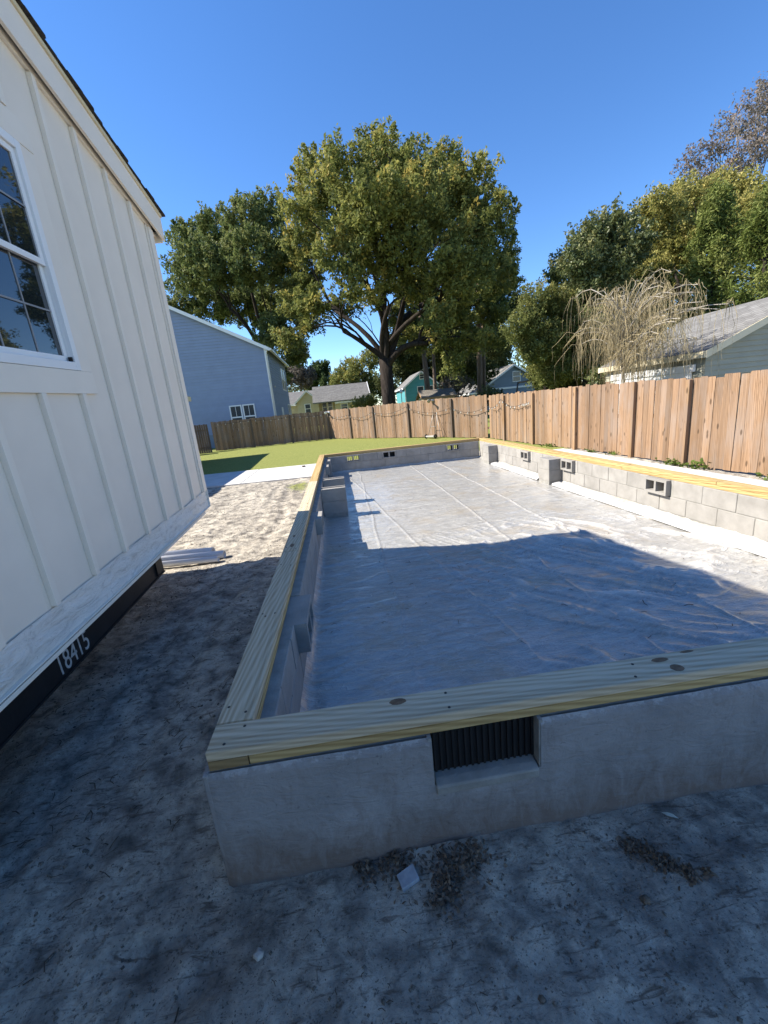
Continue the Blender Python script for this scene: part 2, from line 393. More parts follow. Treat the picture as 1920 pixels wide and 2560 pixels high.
    MAT['lf_oak2'] = leaf('dark_oak_leaf', [(0, (0.058, 0.085, 0.033)), (.5, (0.143, 0.176, 0.058)), (1, (0.260, 0.267, 0.098))])
    MAT['lf_mag'] = leaf('glossy_dark_leaf', [(0, (0.045, 0.068, 0.024)), (.6, (0.128, 0.150, 0.054)), (1, (0.285, 0.270, 0.112))], .25, .45, .3)
    MAT['lf_low'] = leaf('vine_leaf', [(0, (0.065, 0.087, 0.026)), (.6, (0.174, 0.189, 0.058)), (1, (0.334, 0.304, 0.109))])
    MAT['lf_yel'] = leaf('yellow_green_leaf', [(0, (0.131, 0.145, 0.036)), (.5, (0.290, 0.275, 0.080)), (1, (0.493, 0.420, 0.145))])
    MAT['lf_ced'] = leaf('cedar_foliage', [(0, (0.058, 0.080, 0.020)), (.6, (0.145, 0.181, 0.043)), (1, (0.246, 0.261, 0.080))], .25)
    MAT['lf_bare'] = leaf('sparse_grey_leaf', [(0, (.11, .10, .09)), (.6, (.22, .19, .16)), (1, (.33, .23, .17))])
    MAT['lf_far'] = leaf('far_leaf', [(0, (.035, .05, .02)), (.5, (.085, .10, .035)), (1, (.16, .16, .06))])
    MAT['lf_farg'] = leaf('far_grey_twig', [(0, (.09, .085, .07)), (1, (.23, .2, .17))])
    MAT['lf_pine'] = leaf('pine_needles', [(0, (.03, .055, .02)), (1, (.10, .14, .05))])
    MAT['lf_grass'] = leaf('grass_blade', [(0, (0.112, 0.157, 0.034)), (.5, (0.302, 0.347, 0.073)), (.9, (0.470, 0.470, 0.146)), (1, (0.582, 0.504, 0.269))], .4)
    MAT['lf_weed'] = leaf('weed_leaf', [(0, (.06, .10, .02)), (1, (.16, .22, .05))])
build_materials()

# ================================================================== SETTING
FW, FL, PW = 4.69, 10.33, .137           # foundation outer width, length, plate width
def lawn_mask(x, y):
    x = np.asarray(x, float); y = np.asarray(y, float)
    a = sstep((y-12.35-.04*(x+3)*0)/.5)
    b = sstep((y-9.0)/1.2)*sstep((x-4.7)/.2)
    patch = .55*np.exp(-((x+.45)/.35)**2-((y-8.4)/1.0)**2)+.3*np.exp(-((x+1.0)/.5)**2-((y-8.9)/.6)**2)
    far = np.clip((y-30)/30, 0, 1)+np.clip((np.abs(x)-14)/10, 0, 1)
    return np.clip(np.maximum(np.maximum(a, b), np.maximum(patch, far)), 0, 1)
rf_ = random.Random(5)
FEET = [(rf_.uniform(-2.2, -.15), rf_.uniform(-.6, 6), rf_.uniform(.9, 2.2)) for k in range(26)]+[(rf_.uniform(-.4, 2.6), rf_.uniform(-.75, -.18), rf_.uniform(-.5, .6)) for k in range(14)]
def ground_z(x, y, fine=True):
    x = np.asarray(x, float); y = np.asarray(y, float)
    z = -.09+.075*sstep((y-5)/4)+.075*sstep((y-13)/4)-.02*sstep((-x-.3)/1.2)*(1-sstep((y-6)/3))
    ins = (x > .03)*(x < FW-.03)*(y > .03)*(y < FL-.03)
    near = np.exp(-np.clip(np.abs(y-3)-6, 0, None)/3)
    n = (fbm(x*1.1, y*1.1, 3)-.5)*.055+(fbm(x*4, y*7, 9)-.5)*.028*(1+1.1*sstep((y-3)/2))
    n = n+(vnoise(x*17, y*13, 5)-.5)*.009
    for xr, am in ((-.62, .018), (-1.0, .010)):
        xc = xr+.06*np.sin(y*.9+xr*5)+(vnoise(y*1.2, y*0+xr, 41)-.5)*.12
        z = z+(-am*np.exp(-((x-xc)/.07)**2)+am*.5*np.exp(-((np.abs(x-xc)-.12)/.04)**2))*(.4+.9*vnoise(x*2, y*1.3, 43))*(y < 9)*(x < 0)
    for (fx_, fy_, fa) in FEET:
        dx = x-fx_; dy = y-fy_; u = dx*math.cos(fa)+dy*math.sin(fa); w = -dx*math.sin(fa)+dy*math.cos(fa); q = (u/.13)**2+(w/.05)**2
        z = z+np.where(q < 6, -.013*np.exp(-q*q*.8)+.005*np.exp(-(np.sqrt(q)-1.45)**2*9), 0)
    z = z+n*near
    return np.where(ins, -.2, z)
def dense(a, b, s, ext):
    core = list(np.arange(a, b+1e-6, s)); o = []; st = s; p = b
    while p < ext: st *= 1.35; p += st; o.append(p)
    i = []; st = s; p = a
    while p > -ext: st *= 1.35; p -= st; i.append(p)
    return np.array(i[::-1]+core+o)
gx = dense(-3.5, 3.5, .022, 600); gy = dense(-1.4, 9.5, .026, 600)
g = link('ground', grid_mesh('ground', gx, gy, ground_z, {'lawn': lawn_mask}), MAT['ground']); tag(g, kind='structure')

# walkway slabs
pv = empty('concrete_walkway'); tag(pv, kind='structure')
wa = math.atan2(-.25, 3.6)
for (x0, x1) in ((-9.6, -6.75), (-6.73, -4.43), (-4.41, -2.13), (-2.11, -.03)):
    poly = [(x0, 9.66-.075*x0), (x1, 9.66-.075*x1), (x1, 12.42-.09*x1), (x0, 12.42-.09*x0)]
    MB().prism(poly, -.14, .012, 'z').build('paving_slab', MAT['concrete'], pv, .006)
pv2 = empty('side_path'); tag(pv2, kind='structure')
for k in range(6):
    y1 = 9.5-k*1.55
    MB().prism([(5.05, y1-1.53), (6.66, y1-1.53), (6.64, y1), (5.05, y1)], -.2, .02, 'z').build('paving_slab', MAT['concrete'], pv2, .006)

# ================================================================== FOUNDATION
fd = empty('block_foundation', (0, 0, 0), 0, 'long low concrete block foundation with yellow lumber sill beside the white house', 'foundation')
BL, BH = .4064, .2032
blk_me = [bevel_box('block', .3955, .09, .1945, .004, .0015, 1, k) for k in range(4)]
def vent_block(name, parent, M, L=.37, H=.19, D=.2, bars=False, backing=False):
    m = MB(); t = .032
    m.box(0, L, 0, D, 0, t, M); m.box(0, L, 0, D, H-t, H, M)
    m.box(0, t, 0, D, t, H-t, M); m.box(L-t, L, 0, D, t, H-t, M); m.box(L/2-t*.5, L/2+t*.5, .0, D, t, H-t, M)
    o = m.build(name, MAT['block'], parent, .002)
    if bars:
        for k in range(6):
            x = .055+(k % 3)*.05+(k//3)*(L/2-.01)
            MB().box(x, x+.012, D*.55, D*.7, t, H-t, M).build('vent_bar', MAT['dark'], o)
    if backing:
        MB().box(t, L-t, D*.72, D*.76, t, H-t, M).build('vent_screen', MAT['dark'], o)
    return o
def course_blocks(parent, M, a0, a1, joint, z, gaps):
    # full and cut blocks of one course along local x; face is local y=0 (towards -y)
    s = joint-BL*math.ceil((joint-a0)/BL)
    while s < a1:
        segs = [(max(s, a0), min(s+BL, a1))]
        for g0, g1 in gaps:
            ns = []
            for p, q in segs:
                if g1 <= p or g0 >= q: ns.append((p, q))
                else:
                    if g0 > p: ns.append((p, g0))
                    if g1 < q: ns.append((g1, q))
            segs = ns
        for p, q in segs:
            if q-p < .05: continue
            o = link('block', rnd.choice(blk_me), MAT['block'], parent)
            o.matrix_basis = M@Matrix.Translation((p+.004, rnd.uniform(-.002, .001), z+.004))@Matrix.Diagonal(((q-p-.009)/.3955, 1, 1, 1))
        s += BL
def wall_core(name, M, a0, a1, gaps, thick, d0):
    # recessed mortar core behind the block faces: full lower course, upper course broken by vents
    m = MB(); m.box(a0, a1, d0, thick, -.3, BH, M)
    p = a0
    for g0, g1 in sorted(gaps)+[(a1, a1)]:
        if g0 > p+.002: m.box(p, g0, d0, thick, BH+.0005, .406, M)
        p = g1
    return m.build(name, MAT['mortar'], fd)
# right wall: local x runs along -y (towards the camera), face towards -x
def RM(a, bx): return Matrix.Translation((bx, FL, 0))@Matrix.Rotation(-math.pi/2, 4, 'Z')
# local x -> -Y, local y -> +X : rotation by -90 deg about Z maps x->( 0,-1), y->(1,0)
MR = Matrix.Translation((4.49, FL, 0))@Matrix.Rotation(-math.pi/2, 4, 'Z')
ry = lambda y: FL-y
rv = [(ry(3.60), ry(3.23)), (ry(5.66), ry(5.29)), (ry(7.32), ry(6.95))]
core = wall_core('block_wall', MR, .21, FL-.02, rv, .2, .006)
course_blocks(core, MR, .21, FL-.15, ry(3.39), .002, [])
course_blocks(core, MR, .21, FL-.15, ry(3.39)+BH, BH+.002, rv)
for a, b in rv: vent_block('vent_block', fd, MR@Matrix.Translation((a+.003, -.058, .213)), b-a-.006, .19, .25, backing=True)
# far wall: local x -> +X, local y -> +Y, face towards -y
MF = Matrix.Translation((0, 10.13, 0))
fv = [(.715, 1.105), (1.715, 2.105), (3.53, 3.92)]
core = wall_core('block_wall', MF, .21, 4.48, fv, .2, .006)
course_blocks(core, MF, .21, 4.48, 2.6, .002, [])
course_blocks(core, MF, .21, 4.48, 2.6+BH, BH+.002, fv)
for k, (a, b) in enumerate(fv): vent_block('vent_block', fd, MF@Matrix.Translation((a+.003, -.02, .205)), b-a-.006, .198, .215, bars=(k != 1), backing=(k == 1))
# left wall: face towards +x ; local x -> +Y, local y -> -X
ML = Matrix.Translation((.2, 0, 0))@Matrix.Rotation(math.pi/2, 4, 'Z')
lv = [(.99, 1.40), (3.46, 3.86), (8.2, 8.6)]
core = wall_core('block_wall', ML, .02, FL-.02, lv, .2, .006)
course_blocks(core, ML, .14, FL-.2, 2.25, .002, [])
course_blocks(core, ML, .14, FL-.2, 2.25+BH, BH+.002, lv)
for a, b in lv: vent_block('vent_block', fd, ML@Matrix.Translation((a+.003, -.075, .208)), b-a-.006, .192, .27, backing=True)
# outside render on the left, right and far sides
MB().box(-.022, -.001, -.018, FL+.02, -.3, .404).build('render_coat', MAT['render'], fd, .006)
MB().box(FW+.001, FW+.022, -.018, FL+.02, -.3, .404).build('render_coat', MAT['render'], fd, .006)
MB().box(-.001, .71, FL+.001, FL+.02, -.3, .404).build('render_coat', MAT['render'], fd)
# near wall with its rendered, trowelled face and vent opening
def near_wall():
    xs = np.arange(-.022, FW+.03, .02); zs = np.arange(-.3, .4041, .0176)
    X, Z = np.meshgrid(xs, zs)
    Y = -.022+(fbm(X*2.2, Z*3, 31)-.5)*.02+(fbm(X*12, Z*9, 37)-.5)*.006
    rl = np.clip((Z-.38)/.024, 0, 1); Y = Y+.012*rl**2
    rl = np.clip((-.003-X)/.02, 0, 1); Y = Y+.012*rl**2
    Y = Y-.02*np.clip((.0-Z)/.3, 0, 1)
    V = np.stack([X, Y, Z], -1).reshape(-1, 3); nx, nz = len(xs), len(zs); I = np.arange(nx*nz).reshape(nz, nx)
    Fq = np.stack([I[:-1, :-1], I[:-1, 1:], I[1:, 1:], I[1:, :-1]], -1)
    xc = (xs[:-1]+xs[1:])/2; zc = (zs[:-1]+zs[1:])/2
    keep = ~((xc[None, :] > .80) & (xc[None, :] < 1.21) & (zc[:, None] > .19))
    me = fast_mesh('rendered_face', V, Fq[keep], smooth=True)
    link('rendered_face', me, MAT['render'], fd)
    m = MB()
    m.box(-.012, .799, .004, .2, -.3, .4035); m.box(1.213, FW+.012, .004, .2, -.3, .4035); m.box(.799, 1.213, .004, .2, -.3, .185)
    m.box(.785, .7995, -.02, .05, .19, .4030); m.box(1.212, 1.226, -.02, .05, .19, .4030)
    m.build('block_wall', MAT['mortar'], fd)
    # sloped sill of the vent opening
    s = MB(); s.prism([(-.034, .186), (-.032, .194), (.0, .201), (.1, .203), (.1, .15), (-.03, .15)], .803, 1.208, 'x'); s.build('vent_sill', MAT['mortar'], fd, .006)
    v = MB(); v.box(.801, 1.211, .032, .04, .2, .4055)
    vo = v.build('vent_screen', MAT['dark'], fd)
    for k in range(17):
        x = .812+k*.0243
        MB().box(x, x+.009, .022, .032, .206, .4055).build('screen_rib', MAT['dark'], vo)
near_wall()
# piers inside
def pier(x0, x1, y0, y1, hollow=False, parent=fd):
    o = MB().box(x0+.006, x1-.006, y0+.006, y1-.006, -.25, .385).build('pier', MAT['mortar'], parent)
    lx, ly = x1-x0, y1-y0
    for k, z in enumerate((-.0, .2)):
        me = bevel_box('block', lx, ly, .194, .004, .002, 1, k+5)
        b = link('block', me, MAT['block'], o); b.location = (x0+rnd.uniform(-.003, .003), y0, z+.002)
    if hollow:
        m = MB(); t = .035
        m.box(x0+.002, x1-.002, y0, y0+t, .398, .412); m.box(x0+.002, x1-.002, y1-t, y1, .398, .412)
        m.build('block_rim', MAT['block'], o)
pier(.205, .60, 5.27, 5.49, True); pier(.205, .60, 6.22, 6.44, True)
pier(4.25, 4.487, 5.72, 6.12); pier(4.25, 4.487, 8.76, 9.16)
pier(.205, .30, 9.35, 9.75)
# sill plates: two layers of boards
def board(length, w, h, loc, along, mat, name='sill_board', knots=(), nails=()):
    me = bevel_box(name, length, w, h, .0025, 0, 2)
    o = link(name, me, mat, fd)
    if along == 'x': o.location = loc
    else:
        o.location = (loc[0]+w, loc[1], loc[2]); o.rotation_euler = (0, 0, math.pi/2)
    for (u, v, a, b) in knots:
        m = MB(); n = 14
        vs = [(0, 0, .0016)]+[(a*math.cos(2*math.pi*k/n)*(1+.08*math.sin(3*k)), b*math.sin(2*math.pi*k/n), .0006) for k in range(n)]
        m.add(vs, [(0, 1+k, 1+(k+1) % n) for k in range(n)], True); kn = m.build('knot', MAT['knot'], o); kn.location = (u, v, h)
    for (u, v) in nails:
        m = MB(); m.lathe([(0, .002), (.005, .002), (.006, .0)], 8); nl = m.build('nail', MAT['nail'], o); nl.location = (u, v, h)
    return o
z0, z1 = .406, .4445; bh = .0375
nl = lambda L: [(x, y) for k in range(int(L/.8)+1) for x, y in ((.06+k*.8+rnd.uniform(-.03, .03), .03+rnd.uniform(-.01, .01)), (.09+k*.8+rnd.uniform(-.03, .03), .11+rnd.uniform(-.01, .01)))]
board(4.0, PW, bh, (0, 0, z1), 'x', MAT['lumber_dull'], knots=[(.70, .105, .033, .018), (1.79, .1, .036, .014), (1.93, .123, .03, .008), (1.815, .04, .026, .022), (3.1, .06, .02, .015)], nails=nl(4.0))
board(.687, PW, bh, (4.003, 0, z1), 'x', MAT['lumber_dull'])
board(2.5, PW-.002, bh, (PW+.006, .001, z0), 'x', MAT['lumber']); board(2.04, PW-.002, bh, (PW+2.509, .001, z0), 'x', MAT['lumber'])
MB().box(.002, PW+.002, .0005, .02, z0, z0+bh).build('end_grain', MAT['endgrain'], fd)
board(4.0, PW, bh, (.001, .021, z0), 'y', MAT['lumber']); board(6.29, PW, bh, (.001, 4.024, z0), 'y', MAT['lumber'])
board(2.0, PW, bh, (0, PW+.004, z1), 'y', MAT['lumber_dull'], knots=[(.85, .09, .012, .006)], nails=nl(2.0))
board(3.66, PW, bh, (0, 2.145, z1), 'y', MAT['lumber_dull'], knots=[(.16, .07, .05, .018), (.45, .08, .035, .012), (1.9, .05, .02, .012)], nails=nl(3.66))
board(4.51, PW, bh, (0, 5.81, z1), 'y', MAT['lumber'], knots=[(1.4, .05, .02, .015), (2.9, .09, .02, .012)])
for x0_, L_ in ((PW+.006, 2.4), (PW+2.41, 2.0)): board(L_, PW, bh, (x0_, FL-.17, z1), 'x', MAT['lumber'])
board(4.55, PW-.002, bh, (PW+.004, FL-.169, z0), 'x', MAT['lumber'])
rx = FW-.185
for y0_, L_ in ((.14, 2.5), (2.644, 3.6), (6.248, 3.9)): board(L_, PW, bh, (rx, y0_, z1+rnd.uniform(0, .002)), 'y', MAT['lumber'], knots=[(L_*.4, .06, .025, .018)])
for y0_, L_ in ((.14, 4.0), (4.143, 6.0)): board(L_, PW-.003, bh, (rx+.001, y0_, z0), 'y', MAT['lumber'])

# plastic sheet
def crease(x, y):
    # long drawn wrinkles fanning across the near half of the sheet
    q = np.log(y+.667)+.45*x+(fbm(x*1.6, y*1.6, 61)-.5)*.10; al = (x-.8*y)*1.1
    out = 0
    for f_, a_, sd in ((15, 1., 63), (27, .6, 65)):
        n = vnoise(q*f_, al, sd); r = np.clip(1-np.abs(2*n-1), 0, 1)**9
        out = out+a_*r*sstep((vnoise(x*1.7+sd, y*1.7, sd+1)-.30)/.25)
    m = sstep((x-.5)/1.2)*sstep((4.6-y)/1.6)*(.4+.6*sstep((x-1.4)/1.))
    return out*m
def film_z(x, y):
    z = -.062+(fbm(x*1.3, y*1.3, 51)-.5)*.03
    for (xa, xb, amp) in ((.90, .96, .008), (1.80, 1.22, .009), (2.44, 2.46, .012), (3.15, 3.2, .015), (4.0, 4.02, .007)):
        xc = xa+(xb-xa)*np.clip(y/5, 0, 2)+(vnoise(y*1.4, y*0+xa, 7)-.5)*.05
        z = z+amp*np.exp(-((x-xc)/.012)**2)
    z = z+crease(x, y)*.030
    q2 = y*7+fbm(x*1.5, y*1.5, 71)*3-x*1.2
    r2 = 1-np.abs(2*vnoise(q2, x*.9, 73)-1); z = z+.011*r2**6*(.35+.65*vnoise(x*.8, y*.8, 77))
    z = z+(fbm(x*9, y*16, 79)-.5)*.010
    # turned up along the walls
    e = np.minimum(np.minimum(x-.2, 4.49-x), np.minimum(y-.2, 10.13-y)); z = z+.055*np.clip(1-e/.07, 0, 1.1)**2*(.5+.8*vnoise(x*3, y*3, 81))
    return z
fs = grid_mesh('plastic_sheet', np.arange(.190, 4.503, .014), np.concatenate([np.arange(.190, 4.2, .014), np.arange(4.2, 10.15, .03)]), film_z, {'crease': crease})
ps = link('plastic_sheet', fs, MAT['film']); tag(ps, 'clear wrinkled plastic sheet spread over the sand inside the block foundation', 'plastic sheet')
ys_ = np.arange(.3, 8.7, .05)
m = MB()
for (ya, yb) in ((.3, 5.65), (6.2, 8.7)):
    yy = list(np.arange(ya, yb, .06)); rows = []
    for y in yy:
        w = .5*float(vnoise(y*1.7, 3., 91)); prof = [(4.27-.03*w, -.048), (4.275-.03*w, -.028+.02*w), (4.33, -.015+.02*w), (4.40, -.005+.015*w), (4.43, -.02), (4.432, -.06)]
        rows.append([(a, y, b) for a, b in prof])
    vs = [p for r in rows for p in r]; k = len(rows[0])
    m.add(vs, [(i*k+j, i*k+j+1, (i+1)*k+j+1, (i+1)*k+j) for i in range(len(rows)-1) for j in range(k-1)], True)
m.build('folded_edge', MAT['film_white'], ps)

# ================================================================== WHITE HOUSE (gable wall beside the foundation)
D_ = Vector((.01987962, -.99923074, -.03380434)); N_ = Vector((.99977095, .02013571, -.00725196)); U_ = Vector((.00792706, -.03365243, .99940216))
wh = empty('white_house', label='white board and batten house raised on a steel frame beside the foundation', cat='house')
hm = Matrix((D_, N_, U_)).transposed().to_4x4(); hm.translation = (-1.1, 3.8898, .6289); wh.matrix_world = hm
HS, HL, HD = .17, 8.4, 10.0        # roof slope, gable width, depth of the house
rid = HL/2
def rz(x, b): return b+HS*(x if x < rid else HL-x)
# local x: along the wall towards the camera, y: outwards, z: up
poly = [(0, .19), (HL, .19), (HL, 2.93), (rid, 2.93+HS*rid), (0, 2.93)]
WX0, WX1, WZ0, WZ1 = 2.045, 2.955, 1.456, 2.704      # window frame outer
m = MB()
def panel(x0, x1, z0, zf): m.prism([(x0, z0), (x1, z0), (x1, zf(x1)), (x0, zf(x0))], -.012, 0)
bat = [.046+.4064*k for k in range(0, 21)]
top = lambda x: rz(x, 2.97)
edges = sorted(set([0., WX0-.001, WX1+.001, HL]+[b+.02 for b in bat if b < HL-.1 and not WX0-.05 < b < WX1+.05]+[rid]))
for a, b in zip(edges[:-1], edges[1:]):
    pm = MB(); c = (a+b)/2
    def pp(x0, x1, z0, z1a, z1b): pm.prism([(x0, z0), (x1, z0), (x1, z1b), (x0, z1a)], -.012, rnd.uniform(-.0005, .0005))
    if WX0-.002 <= a and b <= WX1+.002:
        pp(a, b, .17, WZ0, WZ0); pm.build('siding_panel', MAT['white_siding'], wh); pm = MB(); pp(a, b, WZ1, top(a), top(b))
    else: pp(a, b, .17, top(a), top(b))
    pm.build('siding_panel', MAT['white_siding'], wh)
for k, b in enumerate(bat):
    if b > HL-.05: continue
    zt = rz(b, 2.945); w = .11 if k == 0 else .042
    x0 = .002 if k == 0 else b; zb = .2
    if WX0-.19 < b < WX1+.16:
        MB().box(x0, x0+w, .0008, .03, zb, WZ0-.146).build('batten', MAT['white_trim'], wh, .002)
        MB().box(x0, x0+w, .0008, .03, WZ1+.15, zt).build('batten', MAT['white_trim'], wh, .002)
    else: MB().box(x0, x0+w, .0008, .03, zb, zt).build('batten', MAT['white_trim'], wh, .002)
MB().box(.118, .138, .001, .017, .2, 2.96).build('corner_board', MAT['white_trim'], wh, .002)
# frieze, fascia, soffit, drip edge, shingles
for (xa, xb) in ((.0, rid), (rid, HL)):
    q = lambda z, a=xa, b=xb: [(a, rz(a, z)), (b, rz(b, z))]
    def strip(name, zlo, zhi, y0, y1, mat, a=xa, b=xb, bev=.002):
        MB().prism([(a, rz(a, zlo)), (b, rz(b, zlo)), (b, rz(b, zhi)), (a, rz(a, zhi))], y0, y1).build(name, mat, wh, bev)
    strip('frieze_board', 2.948, 3.06, .001, .022, MAT['white_trim'])
    strip('soffit', 3.002, 3.012, .022, .052, MAT['dark'], bev=0)
    a2 = -.2 if xa == 0 else xa; b2 = xb if xa == 0 else HL+.2
    def strip2(name, zlo, zhi, y0, y1, mat, bev=.002):
        f = lambda x, z: z+HS*(x if xa == 0 else HL-x)
        MB().prism([(a2, f(a2, zlo)), (b2, f(b2, zlo)), (b2, f(b2, zhi)), (a2, f(a2, zhi))], y0, y1).build(name, mat, wh, bev)
    strip2('fascia', 2.955, 3.165, .052, .075, MAT['white_trim'])
    strip2('drip_edge', 3.166, 3.196, .0, .09, MAT['tan_trim'])
    strip2('roof_deck', 3.03, 3.165, -HD, .051, MAT['dark'])
    # shingle courses with their stepped butt ends
    f = lambda x, z: z+HS*(x if xa == 0 else HL-x)
    nC = 34; L = b2-a2
    for k in range(nC):
        p = a2+(L+.04)*k/nC-.04; r = p+(L+.04)/nC+.05; p, r = (p, r) if xa == 0 else (a2+b2-r, a2+b2-p)
        lo = p if xa == 0 else r; hi = r if xa == 0 else p; w = rnd.uniform(.1, .118)
        zl, zh = f(lo, 3.197+.013), f(hi, 3.197+.002)
        MB().prism([(lo, zl-.012), (hi, zh-.002), (hi, zh+.006), (lo, zl+.006)], -HD-.1, w).build('shingle_course', MAT['shingle_dark'], wh)
# fascia on the eave end, far side wall, floor, back
MB().box(-.205, -.18, -HD, .0515, 2.90, 3.13).build('eave_fascia', MAT['white_trim'], wh, .002)
MB().box(-.18, -.002, -HD, .0, 2.955, 2.975).build('eave_soffit', MAT['white_trim'], wh)
m = MB(); m.box(0, .02, -HD, -.013, .17, 2.955); m.box(HL-.02, HL, -HD, -.013, .17, 2.95); m.box(.02, HL-.02, -HD, -HD+.02, .17, 2.95); m.box(.0, HL, -HD, -.02, .02, .169)
m.build('side_wall', MAT['white_siding'], wh)
# torn white wrap along the bottom of the wall
xs = np.arange(-.01, HL, .03); zs = np.linspace(0, .2, 12)
X, Z = np.meshgrid(xs, zs)
Yw = .012+(fbm(X*4, Z*14, 101)-.45)*.03+(fbm(X*17, Z*34, 103)-.5)*.012
Zw = Z+(fbm(X*2.2, Z*0, 107)-.5)*.03*(Z > .17)
V = np.stack([X, Yw, Zw], -1).reshape(-1, 3); I = np.arange(X.size).reshape(X.shape)
Fq = np.stack([I[:-1, :-1], I[:-1, 1:], I[1:, 1:], I[1:, :-1]], -1).reshape(-1, 4)
link('torn_wrap', fast_mesh('torn_wrap', V, Fq, smooth=True), MAT['wrap'], wh)
MB().box(-.005, HL, -.1, .0, .0, .168).build('rim_board', MAT['white_trim'], wh)
MB().box(-.005, HL, -.02, .03, -.008, -.001).build('bottom_flashing', MAT['white_trim'], wh, .003)
MB().box(-.012, .0, -.03, .03, -.006, .2).build('torn_corner', MAT['wrap'], wh, .004)
MB().box(.2, HL, -.015, .022, -.045, -.02).build('bottom_lip', MAT['white_trim'], wh, .003)
# window
w = MB(); t = .05
w.box(WX0, WX0+t, -.03, .026, WZ0, WZ1); w.box(WX1-t, WX1, -.03, .026, WZ0, WZ1)
w.box(WX0+t, WX1-t, -.03, .026, WZ1-t, WZ1); w.box(WX0+t, WX1-t, -.03, .026, WZ0, WZ0+t)
wf = w.build('window', MAT['vinyl'], wh, .003)
zm = 2.075
def sash(z0, z1, yb):
    s = MB(); t2 = .035; a, b = WX0+.052, WX1-.052
    s.box(a, a+t2, yb-.02, yb, z0, z1); s.box(b-t2, b, yb-.02, yb, z0, z1); s.box(a+t2, b-t2, yb-.02, yb, z0, z0+t2); s.box(a+t2, b-t2, yb-.02, yb, z1-t2, z1)
    so_ = s.build('sash', MAT['vinyl'], wf, .002)
    gp = MB().box(a+t2, b-t2, yb-.014, yb-.010, z0+t2, z1-t2).build('glass_pane', MAT['glass'], wf)
    mu = MB()
    for k in (1, 2):
        x = a+(b-a)*k/3; MB().box(x-.005, x+.005, yb-.010, yb-.006, z0+t2, z1-t2).build('muntin', MAT['muntin'], wf)
    z = (z0+z1)/2; MB().box(a+t2, b-t2, yb-.0055, yb-.003, z-.005, z+.005).build('muntin', MAT['muntin'], wf)
sash(zm-.02, WZ1-.052, .012); sash(WZ0+.052, zm+.02, -.009)
MB().box(WX0+.06, WX0+.075, .0, .02, WZ0+.055, WZ0+.08).build('window_latch', MAT['dark'], wf)
MB().box(WX0-.13, WX1+.13, .001, .024, WZ0-.145, WZ0-.002).build('window_trim', MAT['white_trim'], wh, .002)
MB().box(WX0-.13, WX1+.13, .001, .024, WZ1+.002, WZ1+.145).build('window_trim', MAT['white_trim'], wh, .002)
MB().box(WX0-.13, WX0-.002, .001, .020, WZ0-.001, WZ1+.001).build('window_trim', MAT['white_trim'], wh, .002)
MB().box(WX1+.002, WX1+.13, .001, .020, WZ0-.001, WZ1+.001).build('window_trim', MAT['white_trim'], wh, .002)
# steel beam below with its stencilled number
def ibeam(y, name='steel_beam'):
    b = MB(); z0, z1 = -.235, -.02
    b.box(1.45, HL-.3, y-.055, y+.055, z1-.012, z1); b.box(1.45, HL-.3, y-.055, y+.055, z0, z0+.012); b.box(1.45, HL-.3, y-.006, y+.045, z0+.012, z1-.012)
    return b.build(name, MAT['steel'], wh, .002)
bm1 = ibeam(-.09); ibeam(-2.4); ibeam(-5); ibeam(-8)
MB().box(1.6, 1.612, -.044, -.03, -.215, -.04).build('beam_rib', MAT['steel'], bm1)
cu = bpy.data.curves.new('stencil_number', 'FONT'); cu.body = '18415'; cu.size = .175; cu.extrude = .0008
to = bpy.data.objects.new('stencil_number', cu); COL.objects.link(to)
bpy.context.view_layer.update()
tm = bpy.data.meshes.new_from_object(to.evaluated_get(bpy.context.evaluated_depsgraph_get())); bpy.data.objects.remove(to)
tm.name = 'stencil_number'; tm.materials.clear()
st = link('stencil_number', tm, MAT['stencil'], bm1)
# text reads from the camera side: its x runs towards the far corner (local -x)
st.matrix_basis = Matrix.Translation((2.98, -.0435, -.205))@Matrix(((-1, 0, 0, 0), (0, 0, 1, 0), (0, 1, 0, 0), (0, 0, 0, 1)))@Matrix.Diagonal((.72, 1, 1, 1))
# timber cribs carrying the beams
for (cx, cy, lb) in ((-3.4, 2.2, 'dark timber crib under the white house near the pipes'), (-3.4, -2.8, 'dark timber crib deep in the shade under the white house')):
    cr = empty('support_crib', (cx, cy, 0), 0, lb, 'crib')
    zt = .6289+(3.89-cy)*-.034-.226
    nz = 3; h = (zt+.13)/nz
    for k in range(nz):
        for s_ in (-1, 1):
            if k % 2: MB().box(-.5, .5, s_*.3-.07, s_*.3+.07, -.13+k*h, -.13+(k+1)*h-.004).build('timber', MAT['oldpost'], cr)
            else: MB().box(s_*.3-.07, s_*.3+.07, -.5, .5, -.13+k*h, -.13+(k+1)*h-.004).build('timber', MAT['oldpost'], cr)

# PVC pipes poking out from under the house
def pipe(p0, p1, r, label):
    p0 = Vector(p0); p1 = Vector(p1); d = (p1-p0).normalized(); L = (p1-p0).length
    M = Matrix.Translation(p0)@d.to_track_quat('Z', 'Y').to_matrix().to_4x4()
    t = .007
    o = MB().lathe([(r-t, L), (r, L), (r, 0), (r-t, 0), (r-t, L)], 24, M).build('pvc_pipe', MAT['pvc'])
    tag(o, label, 'pipe', 'pipes lying under the house edge')
pipe((-1.22, 4.10, -.03), (-4.4, 4.55, -.03), .062, 'thickest white plastic pipe lying on the sand beneath the house')
pipe((-1.05, 3.985, -.045), (-4.2, 4.36, -.045), .05, 'mid sized white plastic pipe lying between the two other pipes')
pipe((-1.10, 3.87, -.06), (-4.2, 4.22, -.06), .036, 'thinnest white plastic pipe on the shaded sand')

